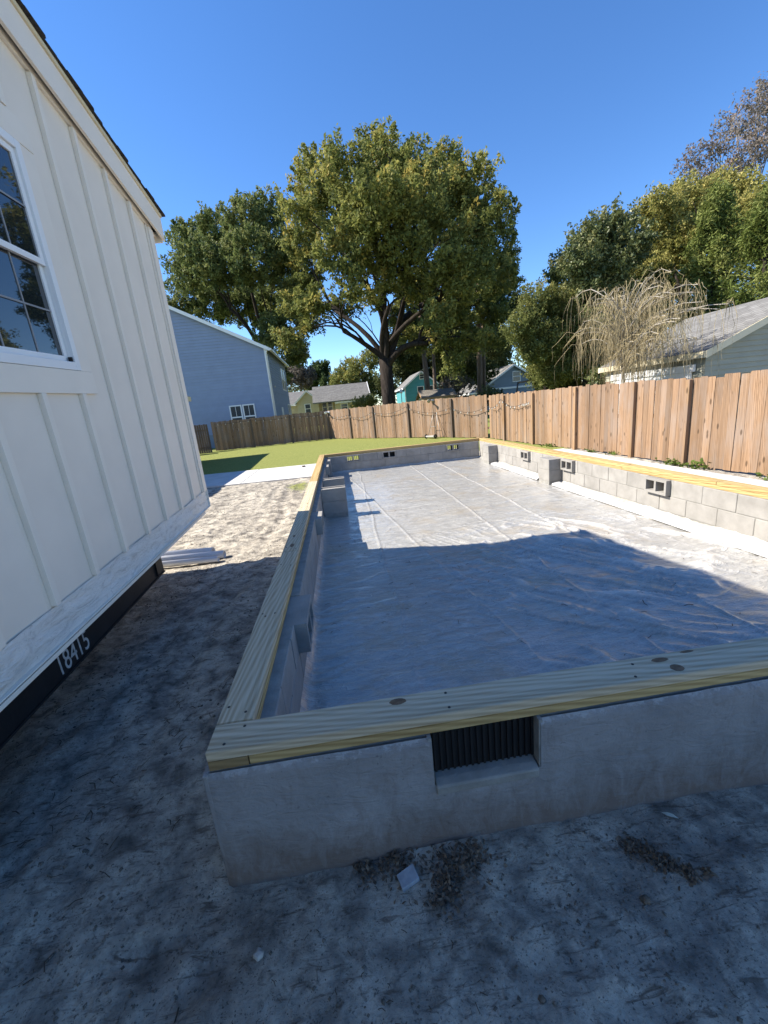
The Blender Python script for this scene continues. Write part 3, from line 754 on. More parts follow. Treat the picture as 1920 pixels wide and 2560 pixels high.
# ================================================================== FENCE
FH = 1.62
pk_me = []
for k in range(4):
    b = MB(); wv = .138; e = .012
    b.prism([(0, 0), (wv, 0), (wv, FH-e*1.2), (wv-e, FH), (e, FH), (0, FH-e*1.2)], 0, .017)
    me = b.mesh('picket'); me.materials.append(MAT['picket']); pk_me.append(me)
def fence(name, label, pts_post, p0, p1, seed, old=False):
    # p0->p1 run; front face towards the garden is to the right of the run direction
    rr = random.Random(seed)
    p0 = Vector(p0); p1 = Vector(p1); d = (p1-p0); L = d.length; d.normalize()
    ang = math.atan2(d.y, d.x)
    fo = empty(name, (p0.x, p0.y, 0), ang, label, 'fence', 'board fence round the yard')
    def gzl(s): q = p0+d*s; return float(ground_z(q.x, q.y))
    for z in (.3, .85, 1.4): MB().box(0, L, .020, .058, z+gzl(L/2), z+.085+gzl(L/2)).build('rail', MAT['post'], fo)
    s = 0
    while s < L-.1:
        o = link('picket', rr.choice(pk_me), None, fo)
        sc = rr.uniform(.97, 1.06)
        o.location = (s+.004, rr.uniform(-.012, .006), gzl(s)+.02+rr.uniform(-.015, .015)); o.scale = (sc*.985, 1, 1+rr.uniform(-.012, .012)); o.rotation_euler = (0, rr.uniform(-.006, .006), 0)
        s += .1395*sc
    for s in pts_post:
        z = gzl(s); b = MB(); b.box(s-.045, s+.045, -.078, -.006, z-.2, FH+z-.02+rr.uniform(-.03, .03)); b.build('post', MAT['oldpost' if old else 'post'], fo, .006)
    return fo
# right run, towards the corner (run +y: right-hand side is +x, so run the other way)
CR = (6.43, 14.5); BD = (.1, 23.75); RE = (7.62, 1.2)
dl = math.hypot(RE[0]-CR[0], RE[1]-CR[1])
fR = fence('board_fence', 'sunlit tan board fence running behind the long side of the foundation', [(14.5-y)/math.cos(math.atan2(RE[0]-CR[0], 14.5-1.2)) for y in (13.25, 11.38, 9.32, 7.36, 6.05, 4.1, 2.2)], CR, RE, 1)
fB = fence('board_fence', 'sunlit board fence with dark posts and string lights behind the lawn', [.0+.05, 2.15, 4.2, 6.75, 9.35], BD, CR, 2, True)
fL = fence('board_fence', 'shaded grey brown board fence below the blue house', [2.2, 4.4], (-6.5, 23.5), BD, 3, True)
# leaning old gate panel and a louvred white unit at the end of the shaded fence
gt = empty('leaning_gate', (-6.62, 23.2, .06), math.radians(35), 'dark weathered slatted gate leaning open at the end of the fence', 'gate')
for k in range(7): MB().box(-.12*k-.105, -.12*k, -.02, 0, .0, 1.55+.02*(k % 2)).build('gate_slat', MAT['oldpost'], gt)
for z in (.25, 1.2): MB().box(-.84, 0, .001, .035, z, z+.08).build('gate_rail', MAT['oldpost'], gt)
ac = empty('louvred_unit', (-7.45, 21.9, .05), .2, 'white louvred equipment box half hidden behind the white house corner', 'equipment')
MB().box(-.4, .4, -.3, .3, 0, 1.05).build('cabinet', MAT['vinyl'], ac, .01)
for k in range(9): MB().box(-.36, .36, -.33, -.301, .1+k*.1, .15+k*.1).build('louvre', MAT['vinyl'], ac)

# string lights
def string_light(name, label, anchors, sag):
    root = empty(name, tuple(anchors[0]), 0, label, 'string lights', 'string lights on the fence'); o0 = Vector(anchors[0])
    m = MB(); bulbs = []
    for a, b, sg in zip(anchors[:-1], anchors[1:], sag):
        a = Vector(a)-o0; b = Vector(b)-o0; pts = []
        for k in range(13):
            t = k/12; p = a.lerp(b, t); p.z -= sg*4*t*(1-t); pts.append(p)
        m.tube(pts, .008, 5)
        for t in (.1, .3, .5, .7, .9):
            p = a.lerp(b, t); p.z -= sg*4*t*(1-t); bulbs.append(p)
    m.build('cable', MAT['rubber'], root)
    bm_ = MB().lathe([(0, .01), (.009, .008), (.011, 0), (.011, -.015), (.02, -.035), (.022, -.05), (.014, -.07), (0, -.075)], 10).mesh('bulb'); bm_.materials.append(MAT['bulb'])
    for p in bulbs: o = link('bulb', bm_, None, root); o.location = p
nB = Vector((-.84, -.55, 0)); gB = .06
A = lambda t, z: tuple(Vector((BD[0]+(CR[0]-BD[0])*t, BD[1]+(CR[1]-BD[1])*t, z))+nB*.11)
string_light('string_light', 'string of white bulbs looped along the sunlit fence behind the lawn', [A(.01, 1.45), A(.19, 1.35), A(.375, 1.4), A(.6, 1.5), A(.84, 1.3), A(.99, 1.2)], [.12, .22, .2, .25, .2])
string_light('string_light', 'string of white bulbs tacked along the shaded fence', [(-6.3, 23.38, 1.58), (-4.2, 23.42, 1.6), (-2.1, 23.5, 1.58), (-.1, 23.6, 1.5)], [.05, .08, .06])
string_light('string_light', 'string of white bulbs on the fence corner nearest the block wall', [(6.3, 14.2, 1.2), (6.42, 13.3, 1.45), (6.55, 11.9, 1.25), (6.6, 11.45, 1.3)], [.12, .15, .02])
def floodlight(name, loc, label, mat):
    r = empty(name, loc, .5, label, 'floodlight')
    MB().box(-.05, .05, -.04, .04, -.02, .05).build('housing', mat, r, .005)
    for s_ in (-1, 1): MB().lathe([(.02, 0), (.075, .13), (.07, .135), (0, .12)], 12, Matrix.Translation((s_*.06, -.03, .03))@Matrix.Rotation(s_*.8, 4, 'Z')@Matrix.Rotation(math.radians(115), 4, 'X')).build('lamp_head', mat, r)
fp = A(.735, 1.66); floodlight('floodlight', fp, 'twin headed dark floodlight on a fence post behind the mower', MAT['metal'])
floodlight('floodlight', (BD[0]-.05, BD[1]-.12, 1.6), 'white twin floodlight on the bend of the fence', MAT['vinyl'])

# reel mower by the fence
rm = empty('push_mower', (4.55, 16.62, float(ground_z(4.55, 16.62))), math.atan2(-9.25, 6.33), 'rusty push mower with upright handle standing against the fence', 'mower')
for s_ in (-1, 1):
    whl = MB().lathe([(.045, -.02), (.085, -.02), (.095, -.012), (.095, .012), (.085, .02), (.045, .02)], 18, Matrix.Translation((s_*.27, 0, .095))@Matrix.Rotation(math.pi/2, 4, 'Y')).build('wheel', MAT['rubber'], rm)
    MB().lathe([(0, -.012), (.05, -.012), (.05, .012), (0, .012)], 12, Matrix.Translation((s_*.27, 0, .095))@Matrix.Rotation(math.pi/2, 4, 'Y')).build('hub', MAT['metal'], whl)
MB().box(-.24, .24, -.08, .1, .05, .13).build('blade_housing', MAT['metal'], rm, .02)
m = MB()
m.tube([(-.2, .05, .1), (-.14, .28, .75), (-.1, .33, .98), (-.04, .36, 1.03), (.08, .36, 1.03), (.13, .33, .98), (.16, .28, .75), (.2, .05, .1)], .011, 7)
m.build('handle_frame', MAT['metal'], rm)
m = MB(); m.tube([(-.16, .2, .5), (.16, .2, .5)], .008, 6); m.tube([(.13, .33, .98), (.33, .2, .45), (.46, .12, .02)], .01, 6); m.build('handle_brace', MAT['metal'], rm)
MB().tube([(-.05, .36, 1.03), (.09, .36, 1.03)], .018, 8).build('grip', MAT['rubber'], rm)

# ================================================================== NEIGHBOURING HOUSES
def uv_plane(o, scale=1.):
    # planar UV in metres along each face, for shingle rows (v runs up the slope)
    me = o.data; uv = me.uv_layers.new(name='UVMap')
    for p in me.polygons:
        n = p.normal; h = Vector((-n.y, n.x, 0)); h = h.normalized() if h.length > .05 else Vector((1, 0, 0)); up = n.cross(h)
        for li in p.loop_indices:
            c = me.vertices[me.loops[li].vertex_index].co; uv.data[li].uv = (c.dot(h)*scale, c.dot(up)*scale)
    return o
def lap(parent, mat, org, u, nrm, z0, z1, expo, ext):
    # horizontal lap boards; ext(z)->(a,b) extent along u at height z
    u = Vector(u); nrm = Vector(nrm); z = z0
    while z < z1-.02:
        zt = min(z+expo, z1); a0, b0 = ext(z); a1, b1 = ext(zt)
        if b1-a1 > .08 or b0-a0 > .08:
            P = lambda a, d, zz: Vector(org)+u*a+nrm*d+Vector((0, 0, zz))
            vs = [P(a0, .001, z), P(b0, .001, z), P(b0, .034, z), P(a0, .034, z), P(a1, .001, zt), P(b1, .001, zt), P(b1, .006, zt), P(a1, .006, zt)]
            MB().add(vs, [(0, 1, 2, 3), (4, 5, 6, 7), (0, 1, 5, 4), (3, 2, 6, 7), (0, 3, 7, 4), (1, 2, 6, 5)]).build('siding_board', mat, parent)
        z = zt
def window(parent, org, u, nrm, w, h, cols=2, rows=2, fr='vinyl'):
    # frame with pane and muntins; org = lower left corner on the wall
    u = Vector(u); n = Vector(nrm); M = Matrix((u, n, Vector((0, 0, 1)))).transposed().to_4x4(); M.translation = Vector(org)
    t = .075; m = MB()
    m.box(-t, 0, 0.006, .045, -t, h+t, M); m.box(w, w+t, 0.006, .045, -t, h+t, M); m.box(0, w, 0.006, .045, h, h+t, M); m.box(0, w, 0.006, .045, -t, 0, M)
    o = m.build('window', MAT[fr], parent)
    MB().box(0, w, .022, .028, 0, h, M).build('pane', MAT['pane'], o)
    MB().box(0, w, .0285, .04, h*.47, h*.53, M).build('meeting_rail', MAT[fr], o)
    for k in range(1, cols): MB().box(w*k/cols-.012, w*k/cols+.012, .0285, .036, h*.53, h, M).build('muntin', MAT[fr], o)
    return o
def gable_roof(parent, x0, x1, y0, y1, ze, slope, ridge, ov, mat, trim='vinyl', th=.1):
    # ridge along 'x' or 'y'
    M = MB()
    if ridge == 'y':
        xm = (x0+x1)/2; a, b = x0-ov, x1+ov; zr = ze+(xm-x0)*slope; zl = ze-ov*slope
        for (p, q) in (((a, zl), (xm, zr)), ((xm, zr), (b, zl))):
            o = MB().prism([p, q, (q[0], q[1]+th), (p[0], p[1]+th)], y0-ov, y1+ov, 'y').build('roof', MAT[mat], parent); uv_plane(o)
        for yy in (y0-ov-.03, y1+ov):
            for (p, q) in (((a, zl), (xm, zr)), ((xm, zr), (b, zl))):
                MB().prism([(p[0], p[1]-.12), (q[0], q[1]-.12), (q[0], q[1]+th-.01), (p[0], p[1]+th-.01)], yy, yy+.03, 'y').build('rake_board', MAT[trim], parent)
        for xx in (a-.03, b): MB().box(xx, xx+.03, y0-ov, y1+ov, zl-.1, zl+th*.8).build('fascia', MAT[trim], parent)
    else:
        ym = (y0+y1)/2; a, b = y0-ov, y1+ov; zr = ze+(ym-y0)*slope; zl = ze-ov*slope
        for (p, q) in (((a, zl), (ym, zr)), ((ym, zr), (b, zl))):
            o = MB().prism([p, q, (q[0], q[1]+th), (p[0], p[1]+th)], x0-ov, x1+ov, 'x').build('roof', MAT[mat], parent); uv_plane(o)
        for xx in (x0-ov-.03, x1+ov):
            for (p, q) in (((a, zl), (ym, zr)), ((ym, zr), (b, zl))):
                MB().prism([(p[0], p[1]-.12), (q[0], q[1]-.12), (q[0], q[1]+th-.01), (p[0], p[1]+th-.01)], xx, xx+.03, 'x').build('rake_board', MAT[trim], parent)
        for yy in (a-.03, b): MB().box(x0-ov, x1+ov, yy, yy+.03, zl-.1, zl+th*.8).build('fascia', MAT[trim], parent)

# two-storey blue house, gable towards us, ridge along y
bh_ = empty('blue_house', label='two storey blue lap sided house with white trim behind the shaded fence', cat='house')
bx1, by0, by1, bze, bsl = -3.3, 27.0, 36.8, 5.9, .515; bxm = -10.5; bx0 = 2*bxm-bx1
MB().prism([(bx0+.03, -.1), (bx1-.03, -.1), (bx1-.03, bze), (bxm, bze+(bx1-bxm)*bsl-.02), (bx0+.03, bze)], by0+.03, by1-.03, 'y').build('wall', MAT['slate_blue'], bh_)
lap(bh_, MAT['blue_siding'], (bx1, by0+.03, 0), (-1, 0, 0), (0, -1, 0), .9, bze+(bx1-bxm)*bsl, .175, lambda z: (max(.0, (z-bze)/bsl), max(2*(bx1-bxm)-max(.0, (z-bze)/bsl), 0)))
lap(bh_, MAT['blue_siding'], (bx1-.03, by0, 0), (0, 1, 0), (1, 0, 0), .9, bze, .175, lambda z: (0, by1-by0))
gable_roof(bh_, bx0, bx1, by0, by1, bze, bsl, 'y', .22, 'shingle_grey')
MB().box(bx1-.13, bx1+.02, by0-.02, by0+.0, .5, bze-.05).build('corner_board', MAT['vinyl'], bh_)
MB().box(bx1-.008, bx1+.02, by0+.002, by0+.13, .5, bze-.05).build('corner_board', MAT['vinyl'], bh_)
MB().tube([(bx1+.12, by0-.1, bze-.1), (bx1+.02, by0-.09, bze-.25), (bx1-.06, by0-.07, bze-.5), (bx1-.06, by0-.07, .2)], .05, 8).build('downspout', MAT['vinyl'], bh_)
MB().box(bx1+.24, bx1+.36, by0-.25, by1+.2, bze-.2, bze-.08).build('gutter', MAT['vinyl'], bh_)
for xw in (-6.15, -5.32): window(bh_, (xw+.06, by0+.012, 1.18), (1, 0, 0), (0, -1, 0), .62, 1.36)
for (yw, zw, ww, hh) in ((33.2, 3.7, .8, 1.5), (34.5, 3.7, .8, 1.5), (34.8, 1.0, .8, 1.5), (36, 1., .5, 1.5)): window(bh_, (bx1-.012, yw, zw), (0, 1, 0), (1, 0, 0), ww, hh, 1)
MB().box(bx1+.006, bx1+.03, 30.3, 31.2, .2, 2.3).build('door', MAT['vinyl'], bh_)
MB().lathe([(.0, .0), (.07, .02), (.07, .1), (0, .12)], 10, Matrix.Translation((bx1+.05, 28.2, 3.55))).build('wall_lamp', MAT['bulb'], bh_)

# low house whose eave corner shows behind the white house and shades the lawn
lh = empty('low_house', label='single storey house mostly hidden behind the white house, eave corner showing', cat='house')
MB().box(-13.4, -6.25, 6.2, 18.1, -.1, 2.75).build('wall', MAT['cream'], lh)
gable_roof(lh, -13.4, -6.25, 6.2, 18.1, 2.85, .16, 'y', .5, 'shingle_brown', 'tan_trim')

# cream bungalow far behind the fence
bg_ = empty('cream_bungalow', (-.16, .33, 0), label='cream bungalow with grey shingle roofs beyond the fence', cat='house')
def gable_wall(parent, x0, x1, y, ze, slope, mat, name='gable'):
    xm = (x0+x1)/2; MB().prism([(x0, 0), (x1, 0), (x1, ze), (xm, ze+(xm-x0)*slope), (x0, ze)], y, y+.2, 'y').build(name, MAT[mat], parent)
    lap(parent, MAT[mat], (x0, y, 0), (1, 0, 0), (0, -1, 0), .8, ze+(xm-x0)*slope, .2, lambda z: (max(0, (z-ze)/slope), (x1-x0)-max(0, (z-ze)/slope)))
MB().box(-5.6, 1.2, 44.9, 52, 0, 2.75).build('wall', MAT['cream'], bg_)
lap(bg_, MAT['cream'], (-1.2, 44.9, 0), (1, 0, 0), (0, -1, 0), .8, 2.75, .2, lambda z: (0, 2.3))
gable_wall(bg_, -3.3, -1.1, 43.6, 2.85, .95, 'cream')
gable_roof(bg_, -3.3, -1.1, 43.6, 48, 2.85, .95, 'y', .22, 'shingle_brown')
gable_roof(bg_, -6.6, 1.1, 44.9, 51.5, 2.7, .42, 'x', .35, 'shingle_grey')
window(bg_, (-2.5, 43.58, 1.5), (1, 0, 0), (0, -1, 0), .5, .95, 1); 
for xw in (-.75, -.15): window(bg_, (xw, 44.88, 1.5), (1, 0, 0), (0, -1, 0), .42, .95, 1)
window(bg_, (.62, 44.88, 1.4), (1, 0, 0), (0, -1, 0), .35, 1.1, 1)
# porch house: roof along x, gable end towards the right
ph = empty('porch_house', (-.16, .33, 0), label='grey roofed house with open white gabled porch beside the bungalow', cat='house')
MB().box(.6, 3.2, 42.4, 47, 0, 2.45).build('wall', MAT['cream'], ph)
o = MB().prism([(41.6, 2.38), (44.7, 4.2), (44.7, 4.32), (41.6, 2.5)], -1.6, 4.2, 'x').build('roof', MAT['shingle_grey'], ph); uv_plane(o)
o = MB().prism([(44.7, 4.2), (47.8, 2.38), (47.8, 2.5), (44.7, 4.32)], -1.6, 4.2, 'x').build('roof', MAT['shingle_grey'], ph); uv_plane(o)
MB().prism([(41.9, 2.3), (47.5, 2.3), (44.7, 4.18)], 3.9, 3.99, 'x').build('porch_gable', MAT['cream'], ph)
for (p, q) in (((41.5, 2.3), (44.7, 4.22)), ((44.7, 4.22), (47.9, 2.3))): MB().prism([(p[0], p[1]-.1), (q[0], q[1]-.1), (q[0], q[1]+.16), (p[0], p[1]+.16)], 4.2, 4.26, 'x').build('rake_board', MAT['vinyl'], ph)
MB().box(.6, 4.2, 41.65, 41.72, 2.2, 2.42).build('porch_beam', MAT['vinyl'], ph)
MB().box(3.8, 4.2, 41.75, 47.6, 2.15, 2.3).build('porch_beam', MAT['vinyl'], ph)
for yy in (41.8, 44.6, 47.3): MB().box(3.9, 4.05, yy, yy+.15, 0, 2.15).build('porch_post', MAT['oldpost'], ph)
window(ph, (1.2, 42.38, 1.5), (1, 0, 0), (0, -1, 0), .6, .6, 1)

for o_ in (bg_, ph): o_.scale = (1.265, 1.265, 1.17)
# teal house
th_ = empty('teal_house', label='small teal gabled house beyond the fence behind pine trunks', cat='house')
gable_wall(th_, 9.95, 14.6, 55, 3.85, .76, 'teal')
MB().box(9.97, 14.58, 55.2, 63, 0, 3.8).build('wall', MAT['teal'], th_)
gable_roof(th_, 9.95, 14.6, 55, 63, 3.85, .76, 'y', .25, 'shingle_grey')
for xw in (11.7, 13.0): window(th_, (xw, 54.97, 2.35), (1, 0, 0), (0, -1, 0), .75, 1.35, 1)
window(th_, (12.1, 54.97, 4.7), (1, 0, 0), (0, -1, 0), .5, .55, 1)
MB().box(9.93, 10.05, 54.96, 55.0, .3, 3.8).build('corner_board', MAT['vinyl'], th_)

# slate blue gabled house
sb = empty('slate_house', label='slate blue gabled house between the pines and the dark trees', cat='house')
gable_wall(sb, 16.6, 24.6, 45, 2.25, .61, 'slate_blue')
MB().box(16.65, 24.55, 45.2, 54, 0, 2.2).build('wall', MAT['slate_blue'], sb)
gable_roof(sb, 16.6, 24.6, 45, 54, 2.25, .61, 'y', .3, 'shingle_grey')
MB().box(16.7, 24.5, 44.93, 44.975, 2.2, 2.4).build('trim_band', MAT['vinyl'], sb)
window(sb, (20.55, 44.97, 2.95), (1, 0, 0), (0, -1, 0), .8, 1.0, 1)

# small shed with mossy roof behind the fence
sh = empty('garden_shed', label='low shed with weathered brown roof just behind the fence in front of the teal house', cat='shed')
MB().box(7.15, 9.5, 29.9, 32, 0, 1.98).build('wall', MAT['cream'], sh)
gable_roof(sh, 7.15, 9.5, 29.9, 32, 1.98, .45, 'x', .15, 'shingle_brown', 'post', .06)

# grey-green neighbour at the right, eave along y
nb_ = empty('neighbour_shed', label='grey green lap sided outbuilding with grey shingle roof above the right fence', cat='outbuilding')
nx0, nx1, ny0, ny1, nze, nsl = 10.15, 16.2, 8.95, 13.0, 2.16, .43
nxm = (nx0+nx1)/2
MB().prism([(nx0+.02, -.1), (nx1-.02, -.1), (nx1-.02, nze), (nxm, nze+(nxm-nx0)*nsl-.02), (nx0+.02, nze)], ny0+.02, ny1, 'y').build('wall', MAT['greygreen_siding'], nb_)
lap(nb_, MAT['greygreen_siding'], (nx0, ny0+.02, 0), (1, 0, 0), (0, -1, 0), .9, nze+(nxm-nx0)*nsl, .13, lambda z: (max(0, (z-nze)/nsl), (nx1-nx0)-max(0, (z-nze)/nsl)))
lap(nb_, MAT['greygreen_siding'], (nx0+.02, ny0, 0), (0, 1, 0), (-1, 0, 0), .9, nze, .13, lambda z: (0, ny1-ny0))
gable_roof(nb_, nx0, nx1, ny0, ny1, nze+.02, nsl, 'y', .16, 'shingle_grey', 'tan_trim', .07)
MB().box(nx0-.09, nx0-.03, ny0+.25, ny1-.4, 1.70, 1.88).build('header_trim', MAT['vinyl'], nb_)
MB().box(nx0-.06, nx0-.03, ny0+.35, ny1-.5, .1, 1.695).build('garage_door', MAT['vinyl'], nb_)

# street lamp with globe, swing set
sp_ = empty('street_lamp', (6.3, 35, 0), 0, 'slim street lamp with white globe beside the teal house', 'lamp')
MB().lathe([(.09, 0), (.07, .3), (.035, .35), (.03, 2.55)], 10).build('pole', MAT['metal'], sp_)
MB().lathe([(.0, 2.95), (.05, 2.9), (.12, 2.8), (.14, 2.7), (.1, 2.58), (.05, 2.54)], 14).build('globe', MAT['globe'], sp_)
ss = empty('swing_set', (13.2, 26, 0), 0, 'wooden swing set top beam and legs behind the fence', 'swing set')
MB().tube([(-.5, 0, 2.28), (1.5, .3, 2.38)], .06, 6).build('top_beam', MAT['picket'], ss)
for x, y in ((-.5, 0), (1.5, .3)):
    for s_ in (-1, 1): MB().tube([(x, y, 2.3), (x-.35+s_*.25, y+s_*.7, 0)], .045, 6).build('leg', MAT['oldpost'], ss)

# ================================================================== TREES
def leaf_cloud(name, C, size, mat, parent, asp=.5, upb=.3, shade=None):
    n = len(C); sz = rg.uniform(.6, 1.25, n)*size
    nr = rg.normal(size=(n, 3)); nr[:, 2] += upb; nr /= np.linalg.norm(nr, axis=1)[:, None]
    t = rg.normal(size=(n, 3)); t -= (t*nr).sum(1)[:, None]*nr; t /= np.linalg.norm(t, axis=1)[:, None]
    b = np.cross(nr, t); t = t*sz[:, None]; b = b*(sz*asp)[:, None]
    V = np.stack([C-t, C-b*.9+t*.1, C+t, C+b*.9+t*.1], 1).reshape(-1, 3)
    Fq = np.arange(4*n).reshape(n, 4)
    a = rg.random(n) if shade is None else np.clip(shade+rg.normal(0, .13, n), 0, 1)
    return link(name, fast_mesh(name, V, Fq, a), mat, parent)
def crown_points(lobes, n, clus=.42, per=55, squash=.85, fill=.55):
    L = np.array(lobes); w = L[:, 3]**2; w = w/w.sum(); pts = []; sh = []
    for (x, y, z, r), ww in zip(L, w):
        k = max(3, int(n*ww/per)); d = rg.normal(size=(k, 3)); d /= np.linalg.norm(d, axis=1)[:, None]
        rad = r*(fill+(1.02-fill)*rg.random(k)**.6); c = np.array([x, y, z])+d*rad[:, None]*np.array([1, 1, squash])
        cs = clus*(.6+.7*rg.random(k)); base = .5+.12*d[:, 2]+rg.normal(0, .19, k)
        ax = d*.8+rg.normal(size=(k, 3))*.45+np.array([0, 0, .55]); ax /= np.linalg.norm(ax, axis=1)[:, None]
        u = rg.random((k, per))*2-1; wdt = np.clip(rg.normal(size=(k, per, 3)), -1.7, 1.7)*(.42*(1-.55*np.clip(u, 0, 1)))[:, :, None]
        p = c[:, None, :]+(ax[:, None, :]*(u*1.5)[:, :, None]+wdt)*cs[:, None, None]
        pts.append(p.reshape(-1, 3)); sh.append(np.repeat(base, per))
    return np.concatenate(pts), np.concatenate(sh)
def bez(a, b, sagz, n=6, wob=.1):
    a = Vector(a); b = Vector(b); L = (b-a).length; out = []
    c1 = a+Vector((0, 0, 1))*L*.35+(b-a)*.15; ox = Vector((rnd.uniform(-1, 1), rnd.uniform(-1, 1), rnd.uniform(-1, 1)))*wob*L
    for k in range(n):
        t = k/(n-1); p = a*(1-t)**2+c1*2*t*(1-t)+b*t*t; p = p+ox*math.sin(t*math.pi)*.6; out.append(p)
    return out
def tree(name, label, base, fork, r0, lobes, nleaf, lsize, lmat, bmat, group=None, per=55, clus=.42, asp=.5, twigs=3, fill=.55, lean=(0, 0), squash=.85, leaves_extra=None, cat='tree'):
    root = empty(name, (base[0], base[1], 0), 0, label, cat, group); o0 = Vector((base[0], base[1], 0))
    m = MB(); top = Vector((lean[0], lean[1], fork))
    m.tube([(0, 0, -.3), (0, 0, .15), (lean[0]*.3, lean[1]*.3, fork*.4), top], [r0*1.5, r0*1.15, r0*.95, r0*.85], 10)
    E = [Vector((x, y, z))-o0 for (x, y, z, r) in lobes]; kk = max(3, len(E)//4); cen = [E[i*len(E)//kk].copy() for i in range(kk)]
    for it in range(6):
        own = [min(range(kk), key=lambda c: (e-cen[c]).length) for e in E]
        for c in range(kk):
            g_ = [e for e, o in zip(E, own) if o == c]
            if g_: cen[c] = sum(g_, Vector())/len(g_)
    for c in range(kk):
        g_ = [i for i, o in enumerate(own) if o == c]
        if not g_: continue
        node = top.lerp(cen[c], .62)+Vector((rnd.gauss(0, .2), rnd.gauss(0, .2), rnd.gauss(0, .2))); ra = r0*rnd.uniform(.38, .55)
        limb = bez(top*rnd.uniform(.8, 1.0), node, 0, 7, .14); m.tube(limb, [ra*(1-.45*k/6) for k in range(7)], 8)
        for i in g_:
            r = lobes[i][3]; s0 = limb[rnd.choice((3, 4, 5, 6, 6))]; rb = ra*rnd.uniform(.3, .5)
            pts = bez(s0, E[i], 0, 6, .16); m.tube(pts, [rb*(1-.75*k/5) for k in range(6)], 6, False)
            for q in range(twigs):
                d = Vector((rnd.gauss(0, 1), rnd.gauss(0, 1), rnd.gauss(.3, 1))).normalized()*r*.95; s1 = pts[rnd.choice((2, 3, 4, 5))]
                tp = bez(s1, E[i]+d, 0, 5, .15); m.tube(tp, [rb*.4*(1-.75*k/4) for k in range(5)], 4, False)
    m.build('trunk', MAT[bmat], root)
    if nleaf:
        P, sh = crown_points(lobes, nleaf, clus, per, squash, fill)
        leaf_cloud('crown', P-np.array(o0), lsize, MAT[lmat], root, asp, .3, sh)
    return root
OAK = [(1.2,32.1,17.1,1.87),(2.8,26.5,14.9,1.46),(5.7,33.0,18.7,1.73),(5.5,28.4,17.4,0.67),(7.2,27.8,15.5,1.4),(10.6,33.5,17.6,1.77),(10.5,26.6,13.7,1.5),(11.2,25.5,11.8,1.14),(14.7,33.7,12.7,1.42),(11.8,27.3,8.9,1.18),(14.2,34.4,8.3,1.26),(11.3,33.3,14.4,2.42),(6.5,25.4,12.4,1.82),(4.2,24.8,12.4,1.74),(2.1,34.6,15.8,2.36),(-0.3,32.0,13.5,1.36),(-0.4,26.2,13.1,0.84),(-0.2,33.9,12.0,1.4),(-1.6,33.4,9.8,1.04),(-1.3,28.4,6.8,0.66),(1.9,25.2,10.0,1.33),(9.2,24.8,8.7,1.46),(7.3,24.5,9.6,1.41),(9.5,27.7,7.3,1.32),(5.5,25.9,10.6,1.45),(4.0,27.1,10.6,1.33),(0.4,27.2,8.2,0.72),(8.2,27.0,13.8,1.81),(3.0,26.2,11.7,1.72),(8.3,27.6,5.5,0.96),(6.0,34.9,17.7,2.24),(10.6,27.1,5.3,0.93),(6.8,26.9,8.6,1.12),(5.0,26.9,9.2,0.98),(2.4,25.3,8.5,0.8),(7.0,24.2,6.4,0.83),(9.4,25.0,10.5,1.39),(7.3,33.3,17.7,1.72),(2.1,32.7,9.1,0.99),(6.8,35.6,8.8,1.18),(7.7,33.0,6.4,1.12),(-2.0,28.4,6.5,0.65),(8.6,26.9,4.0,0.74),(13.5,32.4,5.9,0.89),(13.2,28.4,9.3,0.82),(3.6,26.3,8.1,0.72),(-0.5,26.4,8.1,0.84)]
MID6 = [(9.6,43.3,12.7,1.97),(14.3,48.6,14.6,2.45),(16.6,44.6,13.4,2.29),(20.5,48.1,11.6,2.3),(10.1,43.3,9.4,1.81),(13.6,42.4,9.3,2.0),(19.6,48.5,7.5,2.12),(8.7,43.7,6.5,1.56),(13.0,43.7,6.1,1.76),(16.4,43.9,4.2,1.64),(8.7,47.4,9.4,1.48)]
LEFTOAK = [(-10.1,40.0,16.9,1.43),(-8.8,46.0,20.1,1.77),(-5.0,38.4,17.2,1.72),(-3.1,39.9,18.5,1.47),(-10.8,39.7,14.1,1.45),(-7.3,37.5,14.1,2.0),(-4.2,36.0,13.8,2.26),(-1.8,37.3,14.3,1.73),(-13.2,44.6,13.2,1.38),(-10.2,44.7,13.0,2.04),(-7.2,47.6,13.5,2.61),(-3.6,45.2,13.0,2.12),(-1.0,38.1,9.5,1.17),(-1.0,37.8,12.0,1.3),(-2.9,44.2,7.9,1.36),(-4.6,41.1,6.2,1.27),(-4.2,38.9,9.0,1.52),(-8.9,37.9,14.9,1.53)]
MAGNOLIA = [(11.8,17.5,6.9,0.8),(12.7,18.2,8.0,0.73),(13.8,18.4,8.3,0.83),(14.1,17.7,7.3,0.91),(12.8,17.6,6.4,1.09),(13.7,20.6,6.1,0.95),(14.2,20.7,4.5,0.97),(14.2,19.6,2.8,0.85),(13.6,17.6,4.7,1.13),(16.5,20.3,6.2,1.28),(14.3,18.4,3.1,1.0)]
RIGHTLOW = [(9.7,18.7,4.6,0.8),(10.3,18.8,3.6,0.7),(10.5,19.0,5.6,0.77),(11.7,19.2,5.5,0.78),(10.8,19.1,4.0,1.09),(12.1,19.2,4.3,1.0),(12.2,21.1,2.8,1.11),(12.7,19.5,3.0,0.93),(11.6,19.4,2.6,0.8)]
YELLOW = [(17.4,20.1,9.6,0.87),(21.1,22.7,10.9,1.09),(22.9,22.8,11.3,0.8),(18.8,22.0,8.7,1.06),(18.7,19.7,8.0,1.06),(20.1,22.1,7.0,1.2),(23.5,22.0,10.9,0.78),(16.8,19.8,6.6,0.8),(23.1,22.6,9.6,1.22),(21.8,19.3,9.1,0.88),(22.6,20.1,8.0,1.12)]
